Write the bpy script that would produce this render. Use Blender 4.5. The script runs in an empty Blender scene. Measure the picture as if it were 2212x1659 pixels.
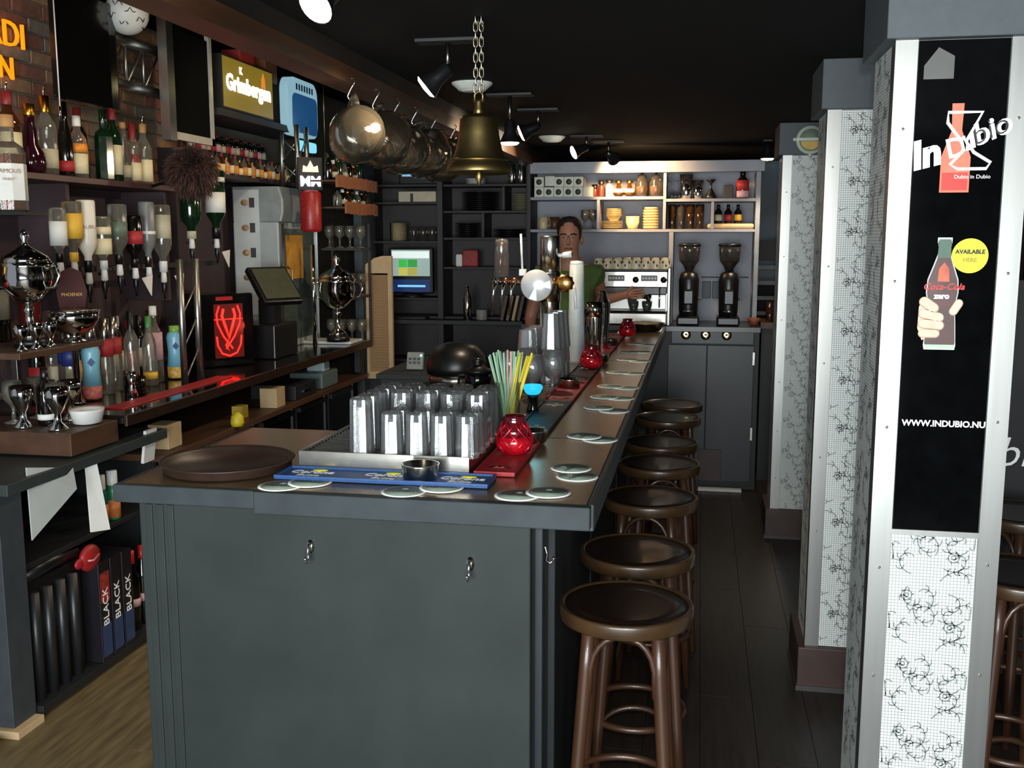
import bpy, math, random
from mathutils import Matrix, Vector
random.seed(7)
scene = bpy.context.scene
COL = scene.collection
R = math.radians
PI = math.pi

# ---------------------------------------------------------------- camera
cam_d = bpy.data.cameras.new('camera'); cam = bpy.data.objects.new('camera', cam_d); COL.objects.link(cam)
right = Vector((0.98319, 0.18257, 0.0)); up = Vector((-0.02607, 0.14039, 0.98975)); fwd = Vector((-0.18070, 0.97312, -0.14279))
cm = Matrix((right, up, -fwd)).transposed().to_4x4(); cm.translation = (0, 0, 1.70)
cam.matrix_world = cm
cam_d.sensor_width = 36.0; cam_d.lens = 36.0 * 2180 / 2212; cam_d.clip_start = 0.02
scene.camera = cam
# ---------------------------------------------------------------- light and exposure
w = bpy.data.worlds.new('world'); scene.world = w; w.use_nodes = True
w.node_tree.nodes['Background'].inputs[0].default_value = (0.75, 0.85, 1.0, 1)
w.node_tree.nodes['Background'].inputs[1].default_value = 0.25
def area(name, loc, target, sx, sy, power, col):
    d = bpy.data.lights.new(name, 'AREA'); d.shape = 'RECTANGLE'; d.size = sx; d.size_y = sy; d.energy = power; d.color = col
    o = bpy.data.objects.new(name, d); COL.objects.link(o); o.location = loc
    o.rotation_euler = (Vector(target) - Vector(loc)).to_track_quat('-Z', 'Y').to_euler(); return o
def point(name, loc, power, col, size=0.03):
    d = bpy.data.lights.new(name, 'POINT'); d.energy = power; d.color = col; d.shadow_soft_size = size
    o = bpy.data.objects.new(name, d); COL.objects.link(o); o.location = loc; return o
def spot(name, loc, target, power, col, ang=90, size=0.03):
    d = bpy.data.lights.new(name, 'SPOT'); d.energy = power; d.color = col; d.shadow_soft_size = size; d.spot_size = R(ang); d.spot_blend = 0.6
    o = bpy.data.objects.new(name, d); COL.objects.link(o); o.location = loc
    o.rotation_euler = (Vector(target) - Vector(loc)).to_track_quat('-Z', 'Y').to_euler(); return o
area('daylight_from_shop_window', (-0.3, -1.75, 1.35), (-0.1, 4, 1.2), 3.0, 1.7, 270, (0.90, 0.97, 1.0))
point('camera_flash', (0.03, -0.04, 1.79), 80, (1.0, 0.98, 0.95), 0.03)
for _y in (3.7, 4.7, 5.8): spot('back_bar_ceiling_lamp', (-1.75, _y-.5, 2.78), (-2.9, _y, 1.7), 13, (1.0, .78, .52), 100, .05)
vs = scene.view_settings
vs.view_transform = 'Standard'; vs.look = 'None'; vs.gamma = 1.0; vs.use_curve_mapping = False; vs.exposure = 0.35
scene.cycles.max_bounces = 8; scene.cycles.transparent_max_bounces = 24; scene.cycles.sample_clamp_indirect = 3.0

# ---------------------------------------------------------------- materials
MATS = {}
def srgb(h):
    c = [int(h[i:i+2], 16) / 255 for i in (0, 2, 4)]
    return tuple(x / 12.92 if x <= .04045 else ((x + .055) / 1.055) ** 2.4 for x in c)
def mat(name, col, rough=.5, metal=0., var=.12, scale=18., bump=0., stretch=None, coat=0., spec=.5, emit=0.):
    if name in MATS: return MATS[name]
    if isinstance(col, str): col = srgb(col)
    m = bpy.data.materials.new(name); m.use_nodes = True; nt = m.node_tree; b = nt.nodes['Principled BSDF']
    tc = nt.nodes.new('ShaderNodeTexCoord'); src = tc.outputs['Object']
    if stretch:
        mp = nt.nodes.new('ShaderNodeMapping'); mp.inputs['Scale'].default_value = stretch; nt.links.new(src, mp.inputs[0]); src = mp.outputs[0]
    nz = nt.nodes.new('ShaderNodeTexNoise'); nz.inputs['Scale'].default_value = scale; nz.inputs['Detail'].default_value = 5; nt.links.new(src, nz.inputs['Vector'])
    rp = nt.nodes.new('ShaderNodeValToRGB'); rp.color_ramp.elements[0].position = .3; rp.color_ramp.elements[1].position = .72
    rp.color_ramp.elements[0].color = tuple(max(0, c * (1 - var)) for c in col) + (1,)
    rp.color_ramp.elements[1].color = tuple(min(1, c * (1 + var)) for c in col) + (1,)
    nt.links.new(nz.outputs[0], rp.inputs[0]); nt.links.new(rp.outputs[0], b.inputs['Base Color'])
    b.inputs['Roughness'].default_value = rough; b.inputs['Metallic'].default_value = metal; b.inputs['Specular IOR Level'].default_value = spec
    if coat: b.inputs['Coat Weight'].default_value = coat; b.inputs['Coat Roughness'].default_value = .08
    if bump:
        bp = nt.nodes.new('ShaderNodeBump'); bp.inputs['Strength'].default_value = bump; bp.inputs['Distance'].default_value = .004
        nt.links.new(nz.outputs[0], bp.inputs['Height']); nt.links.new(bp.outputs[0], b.inputs['Normal'])
    if emit:
        b.inputs['Emission Color'].default_value = col + (1,); b.inputs['Emission Strength'].default_value = emit
    MATS[name] = m; return m
def glass(name, col=(1, 1, 1), milk=.0, refl=.55, rough=.03, milkcol=None):
    """thin clear glass: see-through tint, mirror reflection growing at the edge, optional milky haze"""
    if name in MATS: return MATS[name]
    if isinstance(col, str): col = srgb(col)
    m = bpy.data.materials.new(name); m.use_nodes = True; nt = m.node_tree
    for n in list(nt.nodes):
        if n.type != 'OUTPUT_MATERIAL': nt.nodes.remove(n)
    out = [n for n in nt.nodes if n.type == 'OUTPUT_MATERIAL'][0]
    tr = nt.nodes.new('ShaderNodeBsdfTransparent'); tr.inputs[0].default_value = col + (1,) if len(col) == 3 else col
    gl = nt.nodes.new('ShaderNodeBsdfGlossy'); gl.inputs['Roughness'].default_value = rough; gl.inputs[0].default_value = (1, 1, 1, 1)
    lw = nt.nodes.new('ShaderNodeLayerWeight'); lw.inputs[0].default_value = refl
    nz = nt.nodes.new('ShaderNodeTexNoise'); nz.inputs['Scale'].default_value = 40
    bp = nt.nodes.new('ShaderNodeBump'); bp.inputs['Strength'].default_value = .12; bp.inputs['Distance'].default_value = .003
    nt.links.new(nz.outputs[0], bp.inputs['Height']); nt.links.new(bp.outputs[0], gl.inputs['Normal'])
    mx = nt.nodes.new('ShaderNodeMixShader'); nt.links.new(lw.outputs['Fresnel'], mx.inputs[0]); nt.links.new(tr.outputs[0], mx.inputs[1]); nt.links.new(gl.outputs[0], mx.inputs[2])
    last = mx
    if milk:
        df = nt.nodes.new('ShaderNodeBsdfDiffuse'); df.inputs[0].default_value = (milkcol or (.8, .82, .82)) + (1,)
        m2 = nt.nodes.new('ShaderNodeMixShader'); m2.inputs[0].default_value = milk
        nt.links.new(mx.outputs[0], m2.inputs[1]); nt.links.new(df.outputs[0], m2.inputs[2]); last = m2
    nt.links.new(last.outputs[0], out.inputs[0]); MATS[name] = m; return m
def emis(name, col, strength):
    if name in MATS: return MATS[name]
    if isinstance(col, str): col = srgb(col)
    m = bpy.data.materials.new(name); m.use_nodes = True; nt = m.node_tree; b = nt.nodes['Principled BSDF']
    tc = nt.nodes.new('ShaderNodeTexCoord'); nz = nt.nodes.new('ShaderNodeTexNoise'); nz.inputs['Scale'].default_value = 9; nt.links.new(tc.outputs['Object'], nz.inputs['Vector'])
    rp = nt.nodes.new('ShaderNodeValToRGB'); rp.color_ramp.elements[0].color = tuple(c * .8 for c in col) + (1,); rp.color_ramp.elements[1].color = tuple(col) + (1,)
    nt.links.new(nz.outputs[0], rp.inputs[0]); nt.links.new(rp.outputs[0], b.inputs['Emission Color'])
    b.inputs['Base Color'].default_value = tuple(c * .3 for c in col) + (1,); b.inputs['Emission Strength'].default_value = strength
    MATS[name] = m; return m

# paints, woods, metals
K = mat
BLACKP = K('black_paint', '17191a', .55, var=.25, scale=6)
BARGREY = K('bar_grey_paint', '242a28', .55, var=.2, scale=4, bump=.05, spec=.2)
BARDARK = K('bar_dark_paint', '23282b', .45, var=.2, scale=5)
TRIMGREY = K('trim_grey_paint', '2b3133', .6, spec=.25, var=.22, scale=12, bump=.1)
BARTOP = K('worn_bronze_worktop', '8a7355', .27, metal=.8, var=.18, scale=5, bump=.03)
CEIL = K('ceiling_black', '0d0c0b', .85, spec=.15, var=.15, scale=3)
WALLD = K('wall_dark', '241f20', .7, var=.2, scale=3)
WALLPLUM = K('wall_plum', '3a2c30', .7, var=.2, scale=3)
CAPGREY = K('cap_grey_paint', '41484b', .6, var=.1, scale=30)
ALU = K('brushed_aluminium', 'a2a29e', .36, metal=1, var=.06, scale=60, stretch=(1, 1, .05))
STEEL = K('steel', 'b9b6ae', .22, metal=1, var=.08, scale=30)
CHROME = K('chrome', 'e6e4de', .07, metal=1, var=.03, scale=30)
STEELD = K('dark_steel', '7a7873', .3, metal=1, var=.1, scale=20)
PLINTH = K('plinth_brown', '3d2a26', .5, var=.2, scale=12)
SEATW = K('seat_dark_wood', '1c110b', .38, var=.35, scale=14, coat=.2)
BENTW = K('bentwood_brown', '3c2517', .38, var=.22, scale=16, stretch=(1, 1, .3), coat=.2)
RIMW = K('seat_rim_wood', '3a2917', .35, var=.25, scale=14, coat=.25)
BRASS = K('aged_brass', '7f6d44', .40, metal=1, var=.22, scale=9, bump=.03)
COPPER = K('copper', 'b97850', .28, metal=1, var=.15, scale=12)
WOODO = K('orange_crate_wood', '8a5533', .55, var=.25, scale=14, stretch=(4, 4, 1))
WOODB = K('brown_wood', '4a3121', .5, var=.25, scale=12, stretch=(1, .2, 1))
WOODP = K('pale_wood', 'b99f78', .6, var=.12, scale=14)
WHITEP = K('white_paper', 'd8d8d2', .75, var=.04)
CREAM = K('cream_paper', 'd8cba4', .7, var=.08)
WHITEPL = K('white_plastic', 'd2d3cf', .4, var=.04)
BLACKPL = K('black_plastic', '111112', .35, var=.2)
BLACKGL = K('black_gloss', '08090a', .12, var=.2)
REDPL = K('red_plastic', 'b0161a', .35, var=.15)
REDMAT = K('red_rubber', '9d1c22', .5, var=.15, bump=.2, scale=60)
BLUEMAT = K('blue_rubber', '1a467c', .5, var=.1, bump=.2, scale=60)
BLACKMAT = K('black_rubber', '15161a', .5, var=.15, bump=.2, scale=60)
GREENGL = K('green_bottle_glass', '0d2413', .1, var=.2, spec=.8)
DARKGL = K('dark_bottle_glass', '0c0a08', .1, var=.2, spec=.8)
PURPLEGL = K('purple_bottle_glass', '2a0a18', .1, var=.2, spec=.8)
AMBERLQ = K('amber_liquor', '7a3d12', .15, var=.2)
GOLDF = K('gold_foil', 'b98a35', .3, metal=1, var=.15)
SHELFGREY = K('shelf_grey_paint', '888b93', .55, var=.1, scale=8)
SHELFDARK = K('shelf_dark_paint', '2b2527', .6, var=.2, scale=8)
CABBLACK = K('cabinet_black', '13171a', .4, var=.15, scale=6)
CLEAR = glass('clear_glass', (.97, .98, .97), refl=.35)
TUMBLER = glass('pressed_tumbler_glass', (.95, .97, .97), milk=.05, refl=.6, rough=.03)
AMBGL = glass('amber_glass', (.55, .28, .08), milk=.05, refl=.35, milkcol=(.4, .2, .08))
SMOKE = glass('smoky_glass', (.5, .47, .43), milk=.06, refl=.3, milkcol=(.4, .36, .32))
PINTG = glass('pint_glass', (.9, .92, .92), milk=.13, refl=.62, rough=.05)
TEALGL = glass('teal_glass', (.95, 1.0, .97), milk=.05, refl=.35, milkcol=(.5, .75, .62))

# ---------------------------------------------------------------- mesh tools
class MB:
    def __init__(s): s.v = []; s.f = []; s.m = []; s.sm = []; s.M = Matrix()
    def add(s, vs, fs, m=0, smooth=False):
        o = len(s.v); s.v += [tuple(s.M @ Vector(p)) for p in vs]
        for f in fs: s.f.append(tuple(i + o for i in f)); s.m.append(m); s.sm.append(smooth)
        return s
    def box(s, x0, x1, y0, y1, z0, z1, m=0):
        return s.add([(x0,y0,z0),(x1,y0,z0),(x1,y1,z0),(x0,y1,z0),(x0,y0,z1),(x1,y0,z1),(x1,y1,z1),(x0,y1,z1)],
                     [(3,2,1,0),(4,5,6,7),(0,1,5,4),(1,2,6,5),(2,3,7,6),(3,0,4,7)], m)
    def cbox(s, c, d, m=0, rot=None):
        old = s.M; s.M = old @ Matrix.Translation(c) @ (rot.to_4x4() if rot else Matrix())
        s.box(-d[0]/2, d[0]/2, -d[1]/2, d[1]/2, -d[2]/2, d[2]/2, m); s.M = old; return s
    def lathe(s, prof, n=20, c=(0,0,0), m=0, smooth=True, rib=0, sx=1, sy=1):
        vs = []; fs = []
        for r, z in prof:
            for k in range(n):
                a = 2*PI*k/n; rr = r * (1 - rib * (k % 2)); vs.append((c[0]+sx*rr*math.cos(a), c[1]+sy*rr*math.sin(a), c[2]+z))
        for i in range(len(prof)-1):
            for k in range(n):
                a = i*n+k; b = i*n+(k+1)%n; fs.append((a, b, b+n, a+n))
        if prof[0][0] > 1e-6: fs.append(tuple(range(n-1, -1, -1)))
        if prof[-1][0] > 1e-6: fs.append(tuple(range((len(prof)-1)*n, len(prof)*n)))
        return s.add(vs, fs, m, smooth)
    def cyl(s, c, r, h, n=16, m=0, r2=None): return s.lathe([(r, 0), (r if r2 is None else r2, h)], n, c, m)
    def tube(s, pts, r, n=8, m=0, closed=False, caps=True):
        pts = [Vector(p) for p in pts]; N = len(pts); vs = []; fs = []
        rr = r if isinstance(r, (list, tuple)) else [r]*N
        prev = None
        for i, p in enumerate(pts):
            if closed: t = pts[(i+1) % N] - pts[i-1]
            else: t = pts[min(i+1, N-1)] - pts[max(i-1, 0)]
            t.normalize()
            if prev is None:
                a = Vector((0,0,1)) if abs(t.z) < .9 else Vector((1,0,0)); u = t.cross(a).normalized()
            else:
                u = (prev - t * prev.dot(t)).normalized()
            prev = u; v = t.cross(u)
            for k in range(n):
                an = 2*PI*k/n; vs.append(p + u*rr[i]*math.cos(an) + v*rr[i]*math.sin(an))
        for i in range(N if closed else N-1):
            j = (i+1) % N
            for k in range(n):
                fs.append((i*n+k, i*n+(k+1)%n, j*n+(k+1)%n, j*n+k))
        if not closed and caps: fs.append(tuple(range(n-1,-1,-1))); fs.append(tuple(range((N-1)*n, N*n)))
        return s.add(vs, fs, m, True)
    def prism(s, poly, y0, y1, m=0):
        """2-D outline in x,z pushed from y0 to y1 (counter-clockwise seen from -y)"""
        n = len(poly); vs = [(x, y0, z) for x, z in poly] + [(x, y1, z) for x, z in poly]
        fs = [tuple(range(n)), tuple(range(2*n-1, n-1, -1))] + [(i, i+n, (i+1)%n+n, (i+1)%n) for i in range(n)]
        return s.add(vs, fs, m)
    def ball(s, c, r, n=12, m=0, sz=1.):
        k = max(4, n//2); return s.lathe([(r*math.sin(PI*i/k) if 0 < i < k else 0, -r*sz*math.cos(PI*i/k)) for i in range(k+1)], n, c, m)
    def mesh(s, name, mats):
        me = bpy.data.meshes.new(name); me.from_pydata(s.v, [], s.f)
        for x in (mats if isinstance(mats, (list, tuple)) else [mats]): me.materials.append(x)
        me.polygons.foreach_set('material_index', s.m); me.polygons.foreach_set('use_smooth', s.sm); me.update()
        return me
    def build(s, name, mats, parent=None, bev=0., loc=None):
        return put(name, s.mesh(name, mats), parent, bev, loc)
def put(name, me, parent=None, bev=0., loc=None, rz=0):
    o = bpy.data.objects.new(name, me); COL.objects.link(o)
    if parent is not None: o.parent = parent
    if loc is not None: o.location = loc
    if rz: o.rotation_euler.z = rz
    if bev:
        b = o.modifiers.new('bevel', 'BEVEL'); b.width = bev; b.segments = 2; b.limit_method = 'ANGLE'; b.angle_limit = R(40)
    return o
def tag(o, label, cat, group=None):
    o['label'] = label; o['category'] = cat
    if group: o['group'] = group
    return o
def empty(name, loc, label, cat, group=None, rz=0):
    o = bpy.data.objects.new(name, None); COL.objects.link(o); o.location = loc; o.rotation_euler.z = rz; o.empty_display_size = .05
    return tag(o, label, cat, group)
def struct(o): o['kind'] = 'structure'; return o
def dup(root, loc, label, rz=None, group=None, sc=None):
    r = root.copy(); COL.objects.link(r); r.location = loc; r['label'] = label
    if rz is not None: r.rotation_euler.z = rz
    if group: r['group'] = group
    if sc: r.scale = sc
    for ch in list(root.children):
        c = ch.copy(); COL.objects.link(c); c.parent = r
        for g in list(ch.children):
            d = g.copy(); COL.objects.link(d); d.parent = c
    return r
TXT = {}
def text(s, size, mt, parent=None, loc=(0,0,0), rot=(R(90),0,0), ext=.0008, name='lettering', shear=0, sx=1., align='CENTER', bold=0.):
    key = (s, size, ext, shear, align, bold, mt.name)
    if key not in TXT:
        c = bpy.data.curves.new('lettering', 'FONT'); c.body = s; c.size = size; c.extrude = ext; c.shear = shear; c.align_x = align; c.align_y = 'CENTER'; c.resolution_u = 3; c.offset = bold
        t = bpy.data.objects.new('tmp', c); COL.objects.link(t); dg = bpy.context.evaluated_depsgraph_get()
        me = bpy.data.meshes.new_from_object(t.evaluated_get(dg)); bpy.data.objects.remove(t); bpy.data.curves.remove(c)
        me.materials.clear(); me.materials.append(mt); TXT[key] = me
    o = bpy.data.objects.new(name, TXT[key]); COL.objects.link(o); o.location = loc; o.rotation_euler = rot; o.scale = (sx, 1, 1)
    if parent is not None: o.parent = parent
    return o
ORD = ['first','second','third','fourth','fifth','sixth','seventh','eighth','ninth','tenth','eleventh','twelfth','thirteenth','fourteenth','fifteenth','sixteenth','seventeenth','eighteenth','nineteenth','twentieth','twenty-first','twenty-second','twenty-third','twenty-fourth']
def nth(i, n, side='left', other='right'):
    return side + 'most' if i == 0 else other + 'most' if i == n-1 else ORD[i] + ' from the ' + side
# ================================================================ the room
CEZ = 2.32
def slab(name, mt, *b):
    m = MB(); m.box(*b); return struct(m.build(name, mt))
floor = slab('floor', K('floor_under', '1b1613', .6), -3.3, 3.2, -2.0, 9.0, -.06, -.012)
WOODF1 = K('floor_plank_dark', '2c241f', .42, var=.35, scale=9, stretch=(6, .5, 1), bump=.15)
WOODF2 = K('floor_plank_brown', '6a5b3e', .5, var=.4, scale=7, stretch=(5, .6, 1), bump=.15)
pl = {}
for mt, xs, ya, yb in ((WOODF1, [-.34 + .19*i for i in range(9)], 2.0, 7.1), (WOODF2, [-2.36 + .17*i for i in range(6)], 1.7, 6.6)):
    for i, x in enumerate(xs):
        wd = (.188 if mt is WOODF1 else .168); y = ya - (i*.37 % 1.1)
        while y < yb:
            L = 1.2; key = (mt.name, wd)
            if key not in pl:
                m = MB(); m.box(0, wd, 0, L-.004, -.012, 0); pl[key] = m.mesh('plank', mt)
            put('plank', pl[key], floor, loc=(x, y, 0)); y += L
ceil = slab('ceiling', CEIL, -1.16, 3.2, -2.0, 9.0, CEZ, CEZ+.1)
slab('ceiling_recess', CEIL, -3.3, -1.16, -2.0, 9.0, 2.86, 2.96)
wl = slab('wall_left', K('mortar', '6e6455', .9, bump=.3), -3.3, -3.07, 3.0, 9.0, 0, 2.86)
BR = [K('brick_%s' % n, c, .85, var=.25, scale=25, bump=.4) for n, c in (('red', '7c5140'), ('grey', '75695a'), ('tan', '8a6a4e'))]
bm_ = []
for b in BR:
    m = MB(); m.box(0, .018, 0, .205, 0, .058); bm_.append(m.mesh('brick', b))
rnd = random.Random(3)
for r in range(14):
    for c in range(12):
        put('brick', rnd.choice(bm_), wl, loc=(-3.075 + rnd.uniform(0, .004), 3.35 + c*.217 - (r % 2)*.108, 1.86 + r*.071), bev=.003)
slab('wall_far', WALLD, -3.3, 3.2, 8.6, 8.8, 0, 2.96)
slab('wall_right', WALLD, 2.5, 2.7, -2.0, 9.0, 0, 2.86)
wr = slab('wall_return', K('mortar', '6e6455'), -3.3, -2.36, 2.72, 2.86, 0, .93)
bm2 = []
for b in BR:
    m = MB(); m.box(0, .205, 0, .018, 0, .058); bm2.append(m.mesh('brick', b))
for r in range(13):
    for c in range(3): put('brick', rnd.choice(bm2), wr, loc=(-2.57 - c*.217 + (r % 2)*.005, 2.705, .003 + r*.071), bev=.003)
# shop front behind the camera: wall with a window opening through which daylight falls
m = MB(); m.box(-3.3, -1.85, -2.1, -1.9, 0, 2.96); m.box(1.25, 2.7, -2.1, -1.9, 0, 2.96); m.box(-1.85, 1.25, -2.1, -1.9, 0, .45); m.box(-1.85, 1.25, -2.1, -1.9, 2.25, 2.96)
struct(m.build('wall_front', WALLD))
# lowered-ceiling edge beam with its wooden hook strip
m = MB(); m.box(-1.30, -1.16, -1.9, 8.6, 2.235, 2.86); struct(m.build('trim_1', K('beam_dark_wood', '150e0a', .6, var=.3, scale=6, stretch=(4, .4, 4))))
m = MB(); m.box(-1.245, -1.15, 1.0, 8.0, 2.205, 2.26); struct(m.build('trim_2', K('strip_wood', '442a18', .45, var=.35, scale=5, stretch=(3, .4, 3))))

# ---------------------------------------------------------------- pillars
TILEW = K('tile_white', 'dfe3df', .3, var=.05, scale=70); TILEG = K('tile_grey', '6f7572', .35, var=.3, scale=70); GROUT = K('grout', '9ba19e', .8)
def vine(width, z0, z1, seed):
    """scrolling vine drawn as thin flat strips (x across, z up): list of polylines"""
    rn = random.Random(seed); per = .178; motif = []
    def curl(x, z, a, cur, n, step=.0062, grow=1.09):
        p = [(x, z)]
        for k in range(n): x += math.cos(a)*step; z += math.sin(a)*step; a += cur; cur *= grow; p.append((x, z))
        motif.append(p); return p
    for q in range(11):
        x = width*((q*.37+.18) % .84+.08); z = per*(q+.3)/11; sg = 1 if q % 2 else -1
        p = curl(x, z, rn.uniform(0, 6.28), sg*rn.uniform(.10, .18), 15)
        for k in (4, 8, 11):
            dx, dz = p[k+1][0]-p[k][0], p[k+1][1]-p[k][1]; a = math.atan2(dz, dx); curl(p[k][0], p[k][1], a+sg*-1.2, sg*.35, 4, .0045)
            curl(p[k][0], p[k][1], a+sg*1.0, 0, 2, .005)
    for cx, cz in ((width*.22, per*.72), (width*.74, per*.28)):
        for r in (.0125, .005): motif.append([(cx+r*math.cos(t*PI/6), cz+r*math.sin(t*PI/6)) for t in range(13)])
        for t in range(6): motif.append([(cx+.0125*math.cos(t*PI/3), cz+.0125*math.sin(t*PI/3)), (cx+.018*math.cos(t*PI/3+.3), cz+.018*math.sin(t*PI/3+.3))])
    out = []; z = z0
    while z < z1:
        for p in motif:
            pp = [(x, zz+z) for x, zz in p if .003 < x < width-.003 and z0+.004 < zz+z < z1-.004]
            if len(pp) > 1: out.append(pp)
        z += per
    return out
def mosaic(parent, width, z0, z1, y, seed, face='front', x=0.):
    p = .0079; g = .0009; nx = int(width/p); nz = int((z1-z0)/p); m = MB(); off = (width-nx*p)/2
    vs = []; fs = []
    for j in range(nz):
        for i in range(nx):
            a = off+i*p+g; b = off+(i+1)*p-g; c = z0+j*p+g; d = z0+(j+1)*p-g; o = len(vs)
            if face == 'front': vs += [(x+a,y,c),(x+b,y,c),(x+b,y,d),(x+a,y,d)]
            else: vs += [(x,y+b,c),(x,y+a,c),(x,y+a,d),(x,y+b,d)]
            fs.append((o,o+1,o+2,o+3))
    m.v = vs; m.f = fs; m.m = [0]*len(fs); m.sm = [False]*len(fs)
    o = m.build('mosaic', TILEW, parent); o['kind'] = 'stuff'
    m = MB(); vs = []; fs = []; w_ = .00135
    for pl_ in vine(width, z0, z1, seed):
        o0 = len(vs)
        for k, (px, pz) in enumerate(pl_):
            q0 = pl_[max(0, k-1)]; q1 = pl_[min(len(pl_)-1, k+1)]; dx, dz = q1[0]-q0[0], q1[1]-q0[1]; L = math.hypot(dx, dz) or 1; ox, oz = -dz/L*w_, dx/L*w_
            for s_ in (1, -1):
                u, v = px+s_*ox, pz+s_*oz
                vs.append((x+u, y-.0005, v) if face == 'front' else (x-.0005, y+width-u, v))
        for k in range(len(pl_)-1): fs.append((o0+2*k, o0+2*k+1, o0+2*k+3, o0+2*k+2))
    m.v = vs; m.f = fs; m.m = [0]*len(fs); m.sm = [False]*len(fs)
    o = m.build('vine_pattern', TILEG, parent); o['kind'] = 'stuff'; return o
def pillar(loc, label, zt0=.17, glass_panel=False, seed=1):
    p = empty('pillar', loc, label, 'pillar', 'tiled pillars along the aisle'); W_ = .29; D = .30
    m = MB(); m.box(0, W_, .004, D, 0, 2.16); m.build('column_core', GROUT, p)
    m = MB(); m.box(-.028, W_+.028, -.028, D+.028, 2.148, CEZ-.001); m.build('cap', CAPGREY, p, .003)
    m = MB(); m.box(-.03, W_+.03, -.03, D+.03, 0, zt0); m.build('plinth', PLINTH, p, .004)
    m = MB(); m.box(-.034, W_+.034, -.034, D+.034, 0, .02); m.build('plinth_base_strip', K('strip_grey', '3f3b3a'), p)
    zc = .995 if glass_panel else 2.148
    mosaic(p, W_-.09, zt0, zc, .0015, seed, 'front', .045)
    mosaic(p, D-.055, zt0, 2.148, .045, seed+1, 'left', -.0015)
    scw = MB().ball((0,0,0), .0035, 8).mesh('screw', CHROME)
    for sx in (0, 1):
        m = MB(); x0 = -.003 if sx == 0 else W_-.045
        m.box(x0, x0+.048, -.004, 0.002, zt0, 2.148)
        if sx == 0: m.box(-.004, 0.002, -.003, .045, zt0, 2.148)
        else: m.box(W_-.002, W_+.004, -.003, .045, zt0, 2.148)
        t = m.build('corner_trim', ALU, p)
        for z in (.35, .62, .9, 1.25, 1.6, 1.95): put('screw', scw, t, loc=(x0+.024, -.005, z+sx*.02))
    return p
P1 = pillar((.43, 2.52, 0), 'white mosaic pillar with a black glass poster panel and aluminium corners, nearest the camera', glass_panel=True, seed=11)
pillar((.43, 3.80, 0), 'white mosaic vine-pattern pillar between the poster pillar and the farthest pillar', seed=23)
P3 = pillar((.43, 5.80, 0), 'white mosaic pillar with a round beer badge on its grey cap', seed=37)
# poster panel of the near pillar
m = MB(); m.box(.047, .243, -.0035, .003, 1.0, 2.146); gp = m.build('glass_panel', K('poster_black_glass', '060708', .05, var=.3, spec=.22), P1)
m = MB(); m.box(.045, .245, -.006, .002, .985, .999); m.build('panel_edge', ALU, P1)
WHI = K('print_white', 'eeeeea', .6, var=.02); RED = K('print_red', 'c0281c', .5); ORA = K('print_orange', 'd4664a', .5, var=.15); YEL = K('print_yellow', 'f2ea2c', .6, var=.03); BLK = K('print_black', '0a0a0a', .5)
COKE = K('print_cola', '3c0d08', .4, var=.5, scale=30); GRNP = K('print_green', '3c5a48', .5); SKIN = K('print_skin', 'd9b49c', .6, var=.12, scale=40); SKIN2 = K('print_skin_fold', 'a9826c', .6)
def plate(parent, poly, y0, y1, mt, name): return MB().prism(poly, y0, y1).build(name, mt, parent)
def bottle_poly(cx, z0, s):
    pr = [(.034,0),(.036,.01),(.033,.06),(.030,.10),(.036,.135),(.034,.165),(.022,.20),(.014,.225),(.013,.245),(.016,.250),(.016,.262)]
    return [(cx+r*s, z0+z*s) for r, z in pr] + [(cx-r*s, z0+z*s) for r, z in pr[::-1]]
st = MB().prism(bottle_poly(.128, 1.440, 1.0), -.0055, -.0035).build('bottle_sticker', K('sticker_edge', 'b9c4bd', .5), gp)
def capsule(cx, cz, L, r, ang, n=6):
    p = [];
    for s_, a0 in ((1, -90), (-1, 90)):
        for k in range(n+1):
            a = R(a0 + 180*k/n); x, z = s_*L/2 + r*math.cos(a), r*math.sin(a); p.append((cx+x*math.cos(R(ang))-z*math.sin(R(ang)), cz+x*math.sin(R(ang))+z*math.cos(R(ang))))
    return p
def inner(poly, cx, cz, k): return [(cx+(x-cx)*k, cz+(z-cz)*k) for x, z in poly]
plate(gp, inner(bottle_poly(.128, 1.440, 1.0), .128, 1.571, .94), -.0062, -.0055, COKE, 'printed_bottle')
plate(gp, [(.113,1.655),(.143,1.655),(.141,1.698),(.115,1.698)], -.0066, -.0062, GRNP, 'printed_neck')
plate(gp, [(.116,1.60),(.142,1.60),(.140,1.63),(.129,1.645),(.118,1.63)], -.0066, -.0062, K('print_amber', 'b4481e', .4, var=.3, scale=40), 'printed_glow')
plate(gp, [(.098,1.443),(.158,1.443),(.161,1.452),(.095,1.452)], -.0066, -.0062, K('print_glassfoot', '9fb39a', .4), 'printed_base')
text('Coca-Cola', .021, RED, gp, (.130, -.0072, 1.588), ext=.0003, shear=.3, name='printed_script', bold=.0004)
text('zero', .018, WHI, gp, (.127, -.0072, 1.566), ext=.0003, name='printed_word', bold=.0008)
plate(gp, [(.086,1.56),(.10,1.558),(.104,1.50),(.10,1.47),(.088,1.462),(.077,1.49),(.078,1.54)], -.0068, -.0064, SKIN, 'printed_palm')
for i, (cx, cz, L, r, a) in enumerate([(.100,1.545,.026,.011,-35),(.106,1.520,.036,.0105,-14),(.107,1.499,.036,.0105,-6),(.103,1.478,.028,.0095,0),(.160,1.540,.022,.009,60)]):
    plate(gp, capsule(cx, cz, L, r*1.1, a), -.0071, -.0068, SKIN2, 'printed_finger_edge'); plate(gp, capsule(cx, cz+.0008, L, r*.92, a), -.0075, -.0071, SKIN, 'printed_finger')
yd = [( .184+.040*math.cos(k*PI/20), 1.660+.040*math.sin(k*PI/20)) for k in range(40)]
plate(gp, yd, -.0056, -.0036, YEL, 'round_sticker')
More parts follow.
